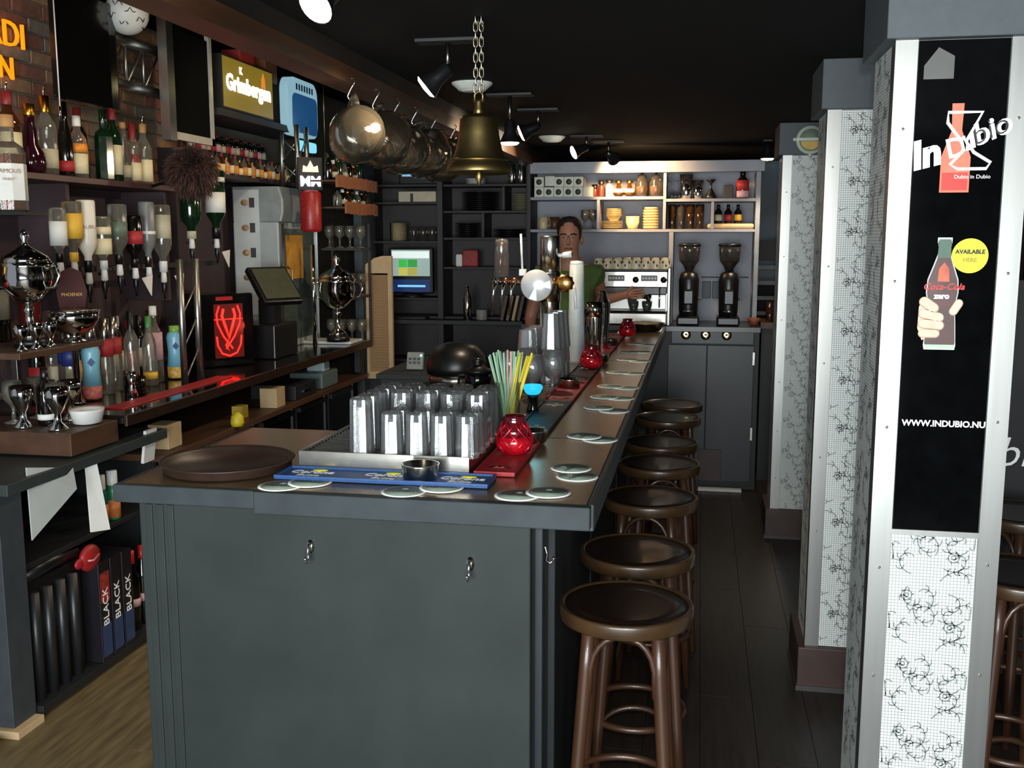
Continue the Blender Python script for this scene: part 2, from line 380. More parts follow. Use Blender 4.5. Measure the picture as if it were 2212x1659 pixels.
text('AVAILABLE', .0132, BLK, gp, (.184, -.0062, 1.669), ext=.0003, name='printed_word', bold=.0007); text('HERE', .0132, K('print_olive', '8f7f14'), gp, (.184, -.0062, 1.650), ext=.0003, name='printed_word', bold=.0005)
text('WWW.INDUBIO.NU', .0205, WHI, gp, (.149, -.0042, 1.262), ext=.0003, name='printed_address', bold=.0006)
# logo: red bottle behind a white cocktail-glass outline and script lettering
plate(gp, [(.108,1.805),(.172,1.805),(.172,1.885),(.150,1.945),(.152,2.005),(.126,2.005),(.128,1.945),(.108,1.885)], -.0042, -.0035, ORA, 'printed_red_bottle')
plate(gp, [(.112,1.81),(.168,1.81),(.168,1.85),(.112,1.85)], -.0046, -.0042, RED, 'printed_red_label')
LG = K('logo_white', 'f4f4f0', .5, var=.01)
m = MB(); m.tube([(.118,-.0052,1.985),(.192,-.0052,1.985),(.160,-.0052,1.92),(.178,-.0052,1.895),(.215,-.0052,1.872),(.206,-.0052,1.858),(.145,-.0052,1.858),(.128,-.0052,1.868),(.156,-.0052,1.90),(.150,-.0052,1.92),(.118,-.0052,1.962)], .0042, 6, closed=True); m.build('logo_glass_outline', LG, gp)
text('In', .085, LG, gp, (.072, -.0052, 1.890), rot=(R(90), R(-14), 0), ext=.0005, name='logo_word', shear=.2, bold=.004)
text('D', .062, LG, gp, (.140, -.0056, 1.905), rot=(R(90), R(-14), 0), ext=.0005, name='logo_word', bold=.001)
text('ubio', .066, LG, gp, (.198, -.0056, 1.938), rot=(R(90), R(-24), 0), ext=.0005, name='logo_word', shear=.2, bold=.0022)
text('bio', .066, BLK, gp, (.208, -.0066, 1.944), rot=(R(90), R(-24), 0), ext=.0002, name='logo_word_inner', shear=.2, bold=-.0008, sx=1)
text('Dubio in Dubio', .0125, LG, gp, (.178, -.0046, 1.840), ext=.0003, name='logo_line')
plate(gp, [(.060,2.06),(.125,2.06),(.125,2.11),(.090,2.13),(.060,2.09)], -.0040, -.0035, K('print_grey', '4c4c48', .4), 'grey_notice')
# beer badge on the far pillar cap
m = MB(); m.M = Matrix.Translation((.135, -.029, 2.225)) @ Matrix.Rotation(R(90), 4, 'X')
m.lathe([(.075,0),(.075,.004)], 32); b = m.build('badge', K('badge_rim', 'c9d0bf', .5), P3)
m = MB(); m.M = Matrix.Translation((.135, -.0335, 2.225)) @ Matrix.Rotation(R(90), 4, 'X'); m.lathe([(.060,0),(.060,.001)], 28); m.build('badge_field', K('badge_green', '7f8f7e', .5), b)
m = MB(); m.prism([(.135+.05*math.cos(a), 2.218+.045*math.sin(a)) for a in [PI+k*PI/12 for k in range(13)]], -.0358, -.0346); m.build('badge_beer', K('badge_yellow', 'c8a846', .5), b)
m = MB(); m.box(.045, .225, -.0362, -.0346, 2.222, 2.236); m.build('badge_band', K('badge_rim', 'c9d0bf'), b)
for x, z in ((.052,2.229),(.218,2.229),(.135,2.145)): MB().ball((x, -.032, z), .011, 10).build('badge_knob', K('badge_rim', 'c9d0bf'), b)
# ================================================================ the bar
BZ = 1.12
base = empty('bar_plinth_unit', (-.85, 2.17, 0), 'grey painted bar base with coat hooks, nearest front of the long bar', 'bar base')
def bpart(name, mt, *b, bev=.003):
    m = MB(); m.M = Matrix.Translation((.85, -2.17, 0)); m.box(*b); return m.build(name, mt, base, bev)
bpart('front_panel', BARGREY, -1.318, -.36, 2.165, 2.20, 0, 1.07)
for x in (-1.30, -1.272, -1.245): bpart('groove_batten', BARGREY, x, x+.018, 2.161, 2.166, 0, 1.068, bev=.002)
bpart('inner_panel', BARDARK, -1.318, -1.28, 2.20, 2.78, 0, 1.07)
bpart('corner_board', BARDARK, -.40, -.362, 2.20, 2.50, 0, 1.07)
for i in range(7): bpart('side_panel', BARDARK, -.43, -.385 if i % 2 else -.38, 2.503+i*.60, 2.498+(i+1)*.60, 0, 1.07)
bpart('back_panel', BARDARK, -.74, -.71, 2.80, 6.03, 0, 1.07)
for y in (2.25, 2.46): bpart('corner_batten', BARDARK, -.365, -.345, y, y+.02, 0, 1.07)
HK = MB(); HK.cyl((0,0,0), .001, .001, 6)
def hook_mesh():
    m = MB(); m.lathe([(.009,0),(.009,.004)], 10, (0,0,0)); m.v = [(x, -z, y*1.9) for x, y, z in m.v]
    m.tube([(0,-.004,.012),(0,-.016,.006),(0,-.020,-.012),(0,-.016,-.026),(0,-.028,-.032),(0,-.036,-.022)], .0032, 6); m.ball((0,-.036,-.020), .0048, 8); return m.mesh('coat_hook', CHROME)
hm = hook_mesh()
for x, z in ((-.882+.0, .985), (-.498, .966)): put('coat_hook', hm, base, loc=(x+.85, 2.165-2.17, z))
o = put('coat_hook', hm, base, loc=(-.362+.85, 2.30-2.17, .965)); o.rotation_euler.z = R(90)
# worktop
top = empty('bar_worktop', (-.79, 2.13, BZ), 'long worn bronze-coloured bar worktop with grey front edge', 'worktop')
def tpart(name, mt, *b, bev=.003):
    m = MB(); m.M = Matrix.Translation((.79, -2.13, -BZ)); m.box(*b); return m.build(name, mt, top, bev)
tpart('worktop_sheet', BARTOP, -1.352, -.232, 2.15, 2.88, 1.075, BZ)
tpart('worktop_sheet', BARTOP, -.75, -.232, 2.882, 4.80, 1.075, BZ); tpart('worktop_sheet', BARTOP, -.75, -.232, 4.802, 6.05, 1.075, BZ); tpart('worktop_sheet', BARTOP, -.50, -.232, 6.052, 6.74, 1.075, BZ)
tpart('front_edge', TRIMGREY, -1.362, -1.005, 2.128, 2.149, 1.078, BZ+.001); tpart('front_edge', TRIMGREY, -1.003, -.222, 2.122, 2.149, 1.068, BZ+.001)
tpart('side_edge', BARDARK, -.231, -.216, 2.15, 6.74, 1.06, BZ+.001); tpart('left_edge', BARDARK, -1.362, -1.353, 2.15, 2.88, 1.078, BZ+.001)

# ---------------------------------------------------------------- bar mats, tray, drainer
def barmat(x0, x1, y0, y1, mt, label, words, mt2):
    t = empty('bar_mat', ((x0+x1)/2, (y0+y1)/2, BZ+.0015), label, 'bar mat', 'rubber bar mats'); a, b = (x1-x0)/2, (y1-y0)/2
    m = MB(); m.box(-a, a, -b, b, 0, .006); m.build('mat_pad', mt, t, .002)
    m = MB(); m.box(-a, a, -b, -b+.006, .006, .011); m.box(-a, a, b-.006, b, .006, .011); m.box(-a, -a+.006, -b+.006, b-.006, .006, .011); m.box(a-.006, a, -b+.006, b-.006, .006, .011); m.build('mat_rim', mt, t)
    return t, a, b
t, a, b = barmat(-1.005, -.475, 2.245, 2.352, BLUEMAT, 'blue rubber bar mat with three white and yellow beer logos', None, None)
for x in (-.19, .0, .19):
    text('Corona', .036, WHI, t, (x, .008, .0072), rot=(0, 0, 0), name='printed_word', shear=.25, ext=.0003, sx=1.0, bold=.0006); text('Extra', .028, WHI, t, (x, -.026, .0072), rot=(0, 0, 0), name='printed_word', shear=.2, ext=.0003, bold=.0006)
    m = MB(); m.lathe([(.02, 0), (.02, .0006)], 16, (x+.012, .032, .0064), sy=.6); m.build('printed_crest', YEL, t)
segs = [(2.372, 2.93, REDMAT, 'red rubber bar mat under the nearest red candle jar', 'AGWA'), (2.935, 3.50, BLACKMAT, 'black rubber bar mat beside the paired coasters, with pale printed crosses', '+'), (3.505, 4.02, REDMAT, 'red rubber bar mat under a steel ashtray, middle of the bar', 'AGWA'),
        (4.03, 4.52, BLACKMAT, 'black rubber bar mat under the middle red candle jar', '+'), (4.53, 5.35, REDMAT, 'red rubber bar mat past the middle candle jar', 'AGWA'), (5.36, 6.1, REDMAT, 'farthest red rubber bar mat, under the last candle jar', 'AGWA')]
for y0, y1, mt, lb, wd in segs:
    t, a, b = barmat(-.537, -.434, y0, y1, mt, lb, None, None)
    for yy in (-b+.07, b-.07):
        if wd == '+':
            m = MB(); m.box(-.03, .03, yy-.006, yy+.006, .0062, .0068); m.box(-.006, .008, yy-.03, yy+.03, .0062, .0068); m.build('printed_cross', K('print_cream', 'c9c4a8'), t)
        else:
            m = MB(); m.lathe([(.032,.0), (.032,.0006)], 20, (0, yy, .0062), sy=.6); m.build('printed_oval', K('print_darkred', '5c1014'), t)
            text('ALFA' if False else 'AA', .022, K('print_pink', 'd98a84'), t, (0, yy, .0074), rot=(0,0,0), name='printed_word', ext=.0002)
t = tag(MB().lathe([(.155,0),(.160,.004),(.158,.020),(.168,.024),(.1655,.026),(.152,.021),(.150,.008),(0,.008)], 40).build('serving_tray', K('tray_brown', '2b1d16', .45, var=.2, scale=20), loc=(-1.172, 2.345, BZ+.001)), 'round dark brown serving tray on the left corner of the bar', 'tray')
dr = empty('glass_drainer', (-.763, 2.36, BZ+.001), 'stainless steel drainer tray holding upturned glasses', 'drainer')
m = MB(); m.box(-.220, .215, 0, .56, 0, .004); m.build('tray_floor', STEELD, dr)
m = MB(); m.box(-.222, .218, -.003, .003, 0, .048); m.build('front_wall', STEEL, dr); m = MB(); m.box(-.222, -.216, .003, .56, 0, .048); m.build('side_wall', STEEL, dr); m = MB(); m.box(.212, .218, .003, .56, 0, .048); m.build('side_wall', STEEL, dr); m = MB(); m.box(-.222, .218, .56, .566, 0, .048); m.build('rear_wall', STEEL, dr)
m = MB()
for i in range(24): m.box(-.214, .210, .012+i*.0225, .018+i*.0225, .036, .042)
for x in (-.2, 0, .2): m.box(x-.003, x+.003, .008, .556, .030, .036)
o = m.build('drainer_grid', STEELD, dr); o['kind'] = 'stuff'
# upturned tumblers
def tumbler(H, r0, r1, n=24):
    """upturned: rim r1 at the bottom, thick foot r0 on top"""
    m = MB(); m.lathe([(r1,0),(r1,.004),(r0+.001,H-.016),(r0,H-.004),(r0-.006,H),(r0-.014,H-.003),(0,H-.005)], n, rib=.07, smooth=False)
    m.lathe([(r1-.003,0),(r0-.004,H-.022),(r0-.012,H-.024),(0,H-.024)], n); m.f = [f for f in m.f if len(f) == 4 or len(f) == 3]; m.m = m.m[:len(m.f)]; m.sm = [False]*(len(m.f)); 
    return m.mesh('tumbler', TUMBLER)
TS = tumbler(.108, .026, .030); TT = tumbler(.142, .028, .0318)
def tm(me, x, y, label, grp): return tag(put('tumbler', me, loc=(x, y, BZ+.043), rz=rnd.uniform(0, .3)), label, 'glass', grp)
for r in range(2):
    for c in range(4): tm(TS, -.750+c*.0645+r*.003, 2.392+r*.062, 'short upturned tumbler on the drainer, %s in the %s short row' % (nth(c, 4), ('front', 'second')[r]), 'short upturned tumblers on the drainer')
for r in range(5):
    for c in range(5):
        if r < 2 and c > 0: continue
        tm(TT, -.830+c*.0675, 2.392+r*.065, 'tall upturned beer glass on the drainer, %s in the %s tall row' % ('only one' if r < 2 else nth(c, 5), 'front' if r == 0 else 'back' if r == 4 else ORD[r]), 'tall upturned glasses on the drainer')
# coasters
cm_ = MB().lathe([(.0525,0),(.0525,.0013)], 36).mesh('coaster', WHI)
cf_ = MB().lathe([(.046,.0),(.046,.0003)], 32).mesh('printed_face', K('coaster_green', '7d8a7c', .6, var=.15, scale=40))
DGR = K('print_darkgreen', '1c3024'); 
def coaster(x, y, k, rz, label):
    o = tag(put('coaster', cm_, loc=(x, y, BZ+.0004+k*.0016), rz=rz), label, 'coaster', 'round beer coasters on the bar')
    put('printed_face', cf_, o, loc=(0, 0, .0013)); text('Heineken', .0185, DGR, o, (0, 0, .0017), rot=(0,0,0), ext=.0001, name='printed_word', bold=.0004)
    m = star; put('printed_star', m, o, loc=(0, .022, .0016)); return o
star = MB().prism([((.009 if k % 2 == 0 else .004)*math.sin(-k*PI/5), (.009 if k % 2 == 0 else .004)*math.cos(k*PI/5)) for k in range(10)], 0, .0002).mesh('printed_star', K('print_palestar', 'c9d2c4')); star.transform(Matrix.Rotation(R(90), 4, 'X')); 
cps = [((-.963,2.187),(-.905,2.228),'pair in front of the brown tray'), ((-.661,2.188),(-.583,2.236),'pair in front of the blue mat'), ((-.397,2.202),(-.330,2.234),"pair at the bar's front right corner"),
       ((-.310,2.490),(-.285,2.41),'nearest pair along the right edge'), ((-.325,2.915),(-.275,2.880),'second pair along the right edge'), ((-.333,3.43),(-.276,3.382),'third pair along the right edge'),
       ((-.336,3.669),(-.276,3.66),'fourth pair along the right edge'), ((-.338,3.942),(-.275,3.926),'fifth pair along the right edge'), ((-.341,4.363),(-.278,4.358),'sixth pair along the right edge'),
       ((-.335,4.84),(-.275,4.81),'seventh pair along the right edge'), ((-.345,5.17),(-.288,5.2),'eighth pair along the right edge'), ((-.34,5.6),(-.285,5.56),'farthest pair along the right edge')]
for i, (a, b, wh) in enumerate(cps):
    rz = 0 if i < 3 else R(60)
    lft = 1 if i == 1 or i == 0 or i == 2 else 0
    coaster(*a, 1-lft, rz+rnd.uniform(-.2, .2), 'left beer coaster, ' + wh)
    coaster(*b, lft, rz+rnd.uniform(-.2, .2), 'right beer coaster, ' + wh)
# red candle jars
RJ = mat('red_jar_glass', 'a00a18', .12, var=.45, scale=30, bump=.5, coat=.6); RJD = mat('red_jar_dark', '4a0a14', .12, var=.4, scale=30, bump=.4, coat=.6)
jar_b = MB().lathe([(.022,0),(.036,.004),(.046,.018),(.049,.034),(.046,.050)], 24).mesh('jar_body', RJ); jar_t = MB().lathe([(.046,.050),(.039,.068),(.031,.084),(.028,.096),(.031,.104),(.027,.103),(.024,.095),(.02,.05)], 24).mesh('jar_neck', RJD)
net = MB()
for k in range(9):
    a0 = 2*PI*k/9
    for sg in (1, -1): net.tube([((r+.0012)*math.cos(a0+sg*i*.28), (r+.0012)*math.sin(a0+sg*i*.28), z) for i, (r, z) in enumerate([(.040,.008),(.048,.026),(.0485,.042),(.044,.056),(.037,.072),(.030,.088)])], .0016, 5)
net = net.mesh('jar_netting', RJ)
cj = empty('candle_jar', (-.478, 2.61, BZ+.009), 'red glass candle jar on the red mat, nearest the camera', 'candle jar', 'red candle jars along the bar')
for nm, me in (('jar_body', jar_b), ('jar_neck', jar_t), ('jar_netting', net)): put(nm, me, cj)
dup(cj, (-.466, 4.435, BZ+.009), 'red glass candle jar in the middle of the bar, in front of the steel tins')
dup(cj, (-.413, 5.944, BZ+.009), 'red glass candle jar at the far end of the bar near the coffee machine')
# ashtrays
ash = MB().lathe([(.040,0),(.043,.003),(.045,.030),(.046,.033),(.043,.033),(.040,.006),(0,.006)], 28).mesh('ashtray', STEEL)
for x, y, s, lb in ((-.652,2.30,1,'on the blue mat in front of the drainer'), (-.458,2.79,.9,'behind the nearest candle jar'), (-.49,3.86,.95,'on the middle red mat'), (-.452,4.70,.9,'behind the middle candle jar'), (-.47,5.46,.9,'in front of the farthest candle jar')):
    o = tag(put('ashtray', ash, loc=(x, y, BZ+.0085)), 'small round steel ashtray ' + lb, 'ashtray', 'steel ashtrays on the bar'); o.scale = (s, s, s*1.05)
# straws in a glass behind the candle jar
sg = empty('straw_glass', (-.565, 2.98, BZ), 'tall pale glass full of green and yellow drinking straws', 'straw glass')
m = MB(); m.lathe([(.028,0),(.032,.004),(.040,.15)], 24); m.f = [f for f in m.f if len(f) == 4]; m.m = m.m[:len(m.f)]; m.sm = m.sm[:len(m.f)]; m.build('glass_cup', TEALGL, sg)
SG = K('straw_green', '9fc7a8', .4); SY = K('straw_yellow', 'd8c23a', .4); SP = K('straw_pink', 'c9a398', .4)
for i in range(26):
    a = rnd.uniform(0, 6.28); rr = rnd.uniform(.0, .022); q = i / 26; yel = q > .68; dx = rnd.uniform(.030, .075) if yel else rnd.uniform(-.06, .03)
    x0, y0 = rr*math.cos(a), rr*math.sin(a); top_ = Vector((x0*1.0+dx, y0+rnd.uniform(-.02,.04), rnd.uniform(.215, .245) if not yel else rnd.uniform(.225,.25)))
    m = MB(); m.tube([(x0*.8, y0*.8, .010), top_], .0034, 7); m.build('straw', SY if yel else (SP if i % 7 == 3 else SG), sg)
# glowing cyan stopper item
g = empty('bottle_stopper_lamp', (-.545, 3.32, BZ), 'black stick lamp with a glowing cyan head beside the straws', 'lamp')
MB().lathe([(.022,0),(.022,.01),(.018,.02),(.018,.06)], 16).build('handle', BLACKGL, g); MB().lathe([(.018,.06),(.026,.066),(.034,.084),(.030,.092),(0,.095)], 20).build('lamp_head', emis('cyan_glow', '26b6e2', 1.1), g)
point('cyan_lamp_light', (-.545, 3.30, BZ+.17), .15, (.2, .8, 1))
tag(MB().lathe([(.02,0),(.022,.01),(.010,.02),(.012,.06),(.03,.075),(.028,.077),(0,.07)], 16).build('jigger', CHROME, loc=(-.60, 3.22, BZ)), 'small chrome jigger beside the cyan stick lamp', 'jigger')
# stacks of pint glasses, upside-down shaker glasses
def pint(H, r0, r1): 
    m = MB(); m.lathe([(r0,0),(r0+.001,.01),(r1,H),(r1-.003,H),(r0-.002,.014),(0,.014)], 20, rib=.07, smooth=False); return m.mesh('pint_glass', PINTG)
PG = pint(.15, .044, .033)
k = 0
SPT = [(-.68,4.00),(-.585,4.01),(-.675,4.095),(-.58,4.105),(-.575,4.20),(-.67,4.19)]
for i, (x, y) in enumerate(SPT):
    for j in range(3 if i in (1, 3, 4) else 2):
        tag(put('pint_glass', PG, loc=(x, y, BZ+.001+j*.065), rz=j), 'upturned pint glass, %s of its stack, %s' % (('bottom', 'second', 'third')[j], ('near left column', 'near right column', 'middle left column', 'middle right column', 'far right column', 'far left column')[i]) + ' by the tower', 'glass', 'stacked pint glasses by the beer tower')
balloon = MB().lathe([(.030,0),(.031,.003),(.006,.008),(.005,.045),(.026,.060),(.043,.090),(.045,.115),(.036,.155),(.034,.155),(.043,.115),(.041,.092),(.024,.062),(0,.055)], 22).mesh('balloon_glass', PINTG)
for i, (x, y) in enumerate(((-.70,3.72),(-.60,3.64),(-.655,3.86),(-.545,3.78))):
    tag(put('balloon_glass', balloon, loc=(x, y, BZ)), 'round balloon wine glass, %s of the four behind the straws' % ('rear left one', 'nearest one', 'farthest one', 'right one')[(i if i else 0)], 'glass', 'balloon glasses behind the straws')

# ---------------------------------------------------------------- beer tower
tw = empty('beer_tower', (-.662, 4.50, BZ), 'tall steel draught beer tower with round white medallion and taps', 'beer tower')
MB().lathe([(.060,0),(.060,.012),(.046,.02),(.046,.30)], 28).build('lower_column', STEEL, tw)
MB().lathe([(.050,.30),(.050,.425),(.046,.43)], 28).build('tap_collar', STEEL, tw)
MB().lathe([(.046,.43),(.046,.585),(.043,.592),(0,.594)], 28).build('upper_column', STEEL, tw)
m = MB(); m.M = Matrix.Translation((-.045, -.10, .375)) @ Matrix.Rotation(R(90), 4, 'X'); m.lathe([(.068,0),(.070,.006),(.066,.014),(0,.014)], 40); md = m.build('medallion', K('medallion_white', 'e2e2e0', .3, metal=.4, var=.05), tw)
m = MB(); m.prism([(-.045,.375),(-.045+.066*math.cos(-.2),.375+.066*math.sin(-.2)),(-.045+.066*math.cos(.35),.375+.066*math.sin(.35))], -.1155, -.1148); m.prism([(-.045,.375),(-.045+.066*math.cos(4.2),.375+.066*math.sin(4.2)),(-.045+.066*math.cos(4.75),.375+.066*math.sin(4.75))], -.1155, -.1148); m.build('medallion_facet', K('medallion_grey', '9a9ca0', .3, metal=.5), md)
m = MB(); m.tube([(0,-.03,.37),(-.05,-.07,.375),(-.045,-.10,.375)], .018, 12); m.build('medallion_arm', STEEL, tw)
m = MB(); m.tube([(-.26,-.03,.385),(.09,-.03,.385)], .013, 12); m.build('tap_rail', CHROME, tw)
for i, x in enumerate((-.235, -.195, -.155)):
    m = MB(); m.tube([(x,-.045,.385),(x,-.075,.38),(x-.006,-.085,.35),(x-.016,-.085,.24)], [.013,.012,.006,.005], 8); m.build('spout', CHROME, tw)
    m = MB(); m.ball((x,-.045,.392), .016, 12); m.build('tap_body', COPPER if i else CHROME, tw)
m = MB(); m.lathe([(.0,.41),(.034,.41),(.030,.56),(.026,.575),(0,.58)], 20, (-.215,-.03,0)); m.build('tap_cover', glass('tap_cover_glass', (.8,.72,.62), milk=.06, refl=.4), tw)
m = MB(); m.tube([(-.225,-.03,.41),(-.215,-.03,.54)], .009, 8); m.lathe([(0,0),(.02,.0),(.013,.02),(0,.024)], 12, (-.215,-.03,.54)); m.build('tap_lever', COPPER, tw)
m = MB(); m.tube([(-.12,-.03,.42),(-.128,-.03,.60)], .005, 8); m.cbox((-.118,-.03,.43), (.03,.03,.028)); m.build('white_tap_lever', WHITEPL, tw)
m = MB(); m.M = Matrix.Translation((.075,-.05,.385)) @ Matrix.Rotation(R(90), 4, 'X'); m.lathe([(.042,0),(.044,.02),(.03,.03),(0,.032)], 20, rib=.15); m.build('shell_medallion', K('gold_shell', 'd9a25c', .25, metal=1, var=.3), tw)
m = MB(); m.tube([(.06,-.02,.506),(.10,-.03,.511)], .014, 12); m.tube([(.04,-.02,.506),(.06,-.02,.506)], .008, 8); m.build('top_knob', WHITEPL, tw)
m = MB(); m.tube([(.115,-.04,.37),(.125,-.05,.27)], .007, 8); m.build('side_handle', WHITEPL, tw); 
wc = empty('frosted_tube', (-.568, 4.72, BZ), 'tall frosted white tube standing beside the beer tower', 'tube'); MB().lathe([(.040,0),(.042,.01),(.036,.30),(.034,.46)], 24).build('tube_body', K('frosted_white', 'aab4b6', .5), wc); MB().lathe([(.034,.46),(.030,.475),(0,.478)], 24).build('tube_cap', WHITEPL, wc)
# shaker tins behind
def tin(x, y, H, label, boston=False):
    o = empty('cocktail_shaker', (x, y, BZ), label, 'shaker', 'chrome shakers behind the middle candle jar')
    MB().lathe([(.030,0),(.031,.004),(.042,H*.72),(.042,H*.74)], 24).build('shaker_body', CHROME, o)
    if boston: MB().lathe([(.042,H*.74),(.040,H*.8),(.024,H*.9),(.022,H*.97),(.018,H),(0,H)], 24).build('shaker_lid', CHROME, o)
    else: MB().lathe([(.043,H*.74),(.043,H),(.041,H),(.040,H*.76),(0,H*.76)], 24).build('shaker_rim', CHROME, o)
tin(-.505, 4.95, .27, 'tall chrome shaker tin without lid, behind the middle candle jar'); tin(-.50, 5.28, .31, 'chrome cocktail shaker with domed lid, behind the open tin', True); tin(-.60, 5.12, .22, 'short chrome shaker tin beside the frosted tube')
nb = empty('napkin_holder', (-.64, 5.72, BZ), 'low wire napkin holder with red brown napkins before the last candle jar', 'napkin holder')
m = MB(); m.box(-.07,.07,-.05,.05,0,.05); m.build('napkin_stack', K('napkin_brown', '6a3a2c', .8), nb); m = MB(); m.tube([(-.075,-.055,0),(-.075,-.055,.07),(.075,-.055,.07),(.075,-.055,0)], .003, 6); m.build('wire_frame', CHROME, nb)
sb = empty('steel_basin', (-.33, 6.42, BZ), 'shallow stainless steel basin on the far end of the bar', 'basin'); MB().lathe([(.05,0),(.09,.004),(.12,.05),(.125,.052),(.115,.05),(.085,.01),(0,.01)], 32).build('basin_bowl', STEEL, sb)
# ================================================================ bar stools
def arc(c, r, a0, a1, n, z=None): return [(c[0]+r*math.cos(a0+(a1-a0)*i/n), c[1]+r*math.sin(a0+(a1-a0)*i/n), c[2]) for i in range(n+1)]
SH = .775
def stool_meshes():
    out = []
    out.append(('seat', MB().lathe([(0,SH-.012),(.158,SH-.012),(.158,SH-.0035),(.11,SH-.006),(0,SH-.007)], 40).mesh('seat', SEATW)))
    out.append(('seat_rim', MB().lathe([(.150,SH-.038),(.169,SH-.038),(.172,SH-.034),(.173,SH-.007),(.171,SH-.001),(.168,SH),(.160,SH),(.157,SH-.005),(.150,SH-.006),(.150,SH-.038)], 44).mesh('seat_rim', RIMW)))
    for k in range(4):
        a = R(45+90*k); c, s = math.cos(a), math.sin(a)
        out.append(('leg', MB().tube([(.120*c,.120*s,SH-.03),(.130*c,.130*s,SH-.15),(.165*c,.165*s,.25),(.188*c,.188*s,0)], [.0175,.0185,.0165,.0135], 10).mesh('leg', BENTW)))
    for k in range(4):
        a = R(45+90*k); b = R(135+90*k); A = Vector((.137*math.cos(a), .137*math.sin(a), 0)); B = Vector((.137*math.cos(b), .137*math.sin(b), 0)); pts = []
        for i in range(13):
            t = i/12; th = PI*t; p = A.lerp(B, .5-.42*math.cos(th)); pts.append((p.x*1.02, p.y*1.02, SH-.21+.155*math.sin(th)**.6))
        out.append(('arch_brace', MB().tube(pts, .0085, 8).mesh('arch_brace', BENTW)))
    out.append(('foot_ring', MB().tube([(.150*math.cos(2*PI*k/32), .150*math.sin(2*PI*k/32), .27) for k in range(32)], .0105, 8, closed=True).mesh('foot_ring', BENTW)))
    pts = []
    for i in range(17):
        th = PI*i/16; pts.append((.115*math.cos(th), .02, .13+.13*math.sin(th)**.7))
    out.append(('hoop_brace', MB().tube(pts, .009, 8).mesh('hoop_brace', BENTW)))
    return out
SM = stool_meshes()
def stool(x, y, label, rz=0., grp='bentwood bar stools along the bar'):
    o = empty('bar_stool', (x, y, 0), label, 'bar stool', grp, rz)
    for n, me in SM: put(n, me, o)
    return o
for i, (x, y) in enumerate(((-.166, 2.50), (-.165, 2.955), (-.158, 3.60), (-.15, 4.17), (-.16, 4.62), (-.15, 5.28), (-.14, 5.72))):
    stool(x, y, 'brown bentwood bar stool with round dark seat, ' + ('nearest the camera', 'second along the bar', 'third along the bar', 'fourth along the bar', 'fifth along the bar', 'sixth along the bar', 'farthest along the bar')[i], R((0, 8, -6, 12, 0, 5, 9)[i]))
stool(.90, 2.95, 'brown bentwood bar stool behind the poster pillar, by the high table', R(10), 'stools right of the pillars')
stool(1.10, 3.62, 'bentwood bar stool at the right edge, behind the other stool', R(30), 'stools right of the pillars')
# high table at the right edge with coasters
ht = empty('high_table', (1.32, 3.05, 0), 'small round dark high table cut by the right frame edge', 'table')
MB().lathe([(0,1.06),(.30,1.06),(.305,1.075),(.30,1.09),(0,1.09)], 40).build('table_top', SEATW, ht); MB().lathe([(.03,.02),(.03,1.06)], 16).build('post', BLACKP, ht); MB().lathe([(.24,0),(.24,.012),(.05,.03),(.03,.04)], 28).build('foot', BLACKP, ht)
for i, (x, y) in enumerate(((1.075, 2.98), (1.12, 2.90), (1.16, 3.02))):
    o = tag(put('coaster', cm_, loc=(x, y, 1.0905+.0016*i)), ('leftmost', 'front', 'topmost')[i] + ' pale coaster of the three on the high table at right', 'coaster', 'coasters on the high table'); put('printed_face', cf_, o, loc=(0, 0, .0013))
bd = empty('menu_board', (1.42, 3.95, 0), 'black standing board with white chalk logo lettering, right of the pillars', 'board')
m = MB(); m.box(-.42, .42, 0, .03, .05, 1.55); m.build('board_panel', K('board_black', '0a0a0b', .6), bd); m = MB(); m.box(-.44, -.42, -.01, .04, 0, 1.57); m.build('board_frame', BLACKP, bd); m = MB(); m.box(.42, .44, -.01, .04, 0, 1.57); m.build('board_frame', BLACKP, bd)
text('Dubio', .16, WHI, bd, (-.32, -.002, .91), name='chalk_word', shear=.25, ext=.0008, bold=-.001)

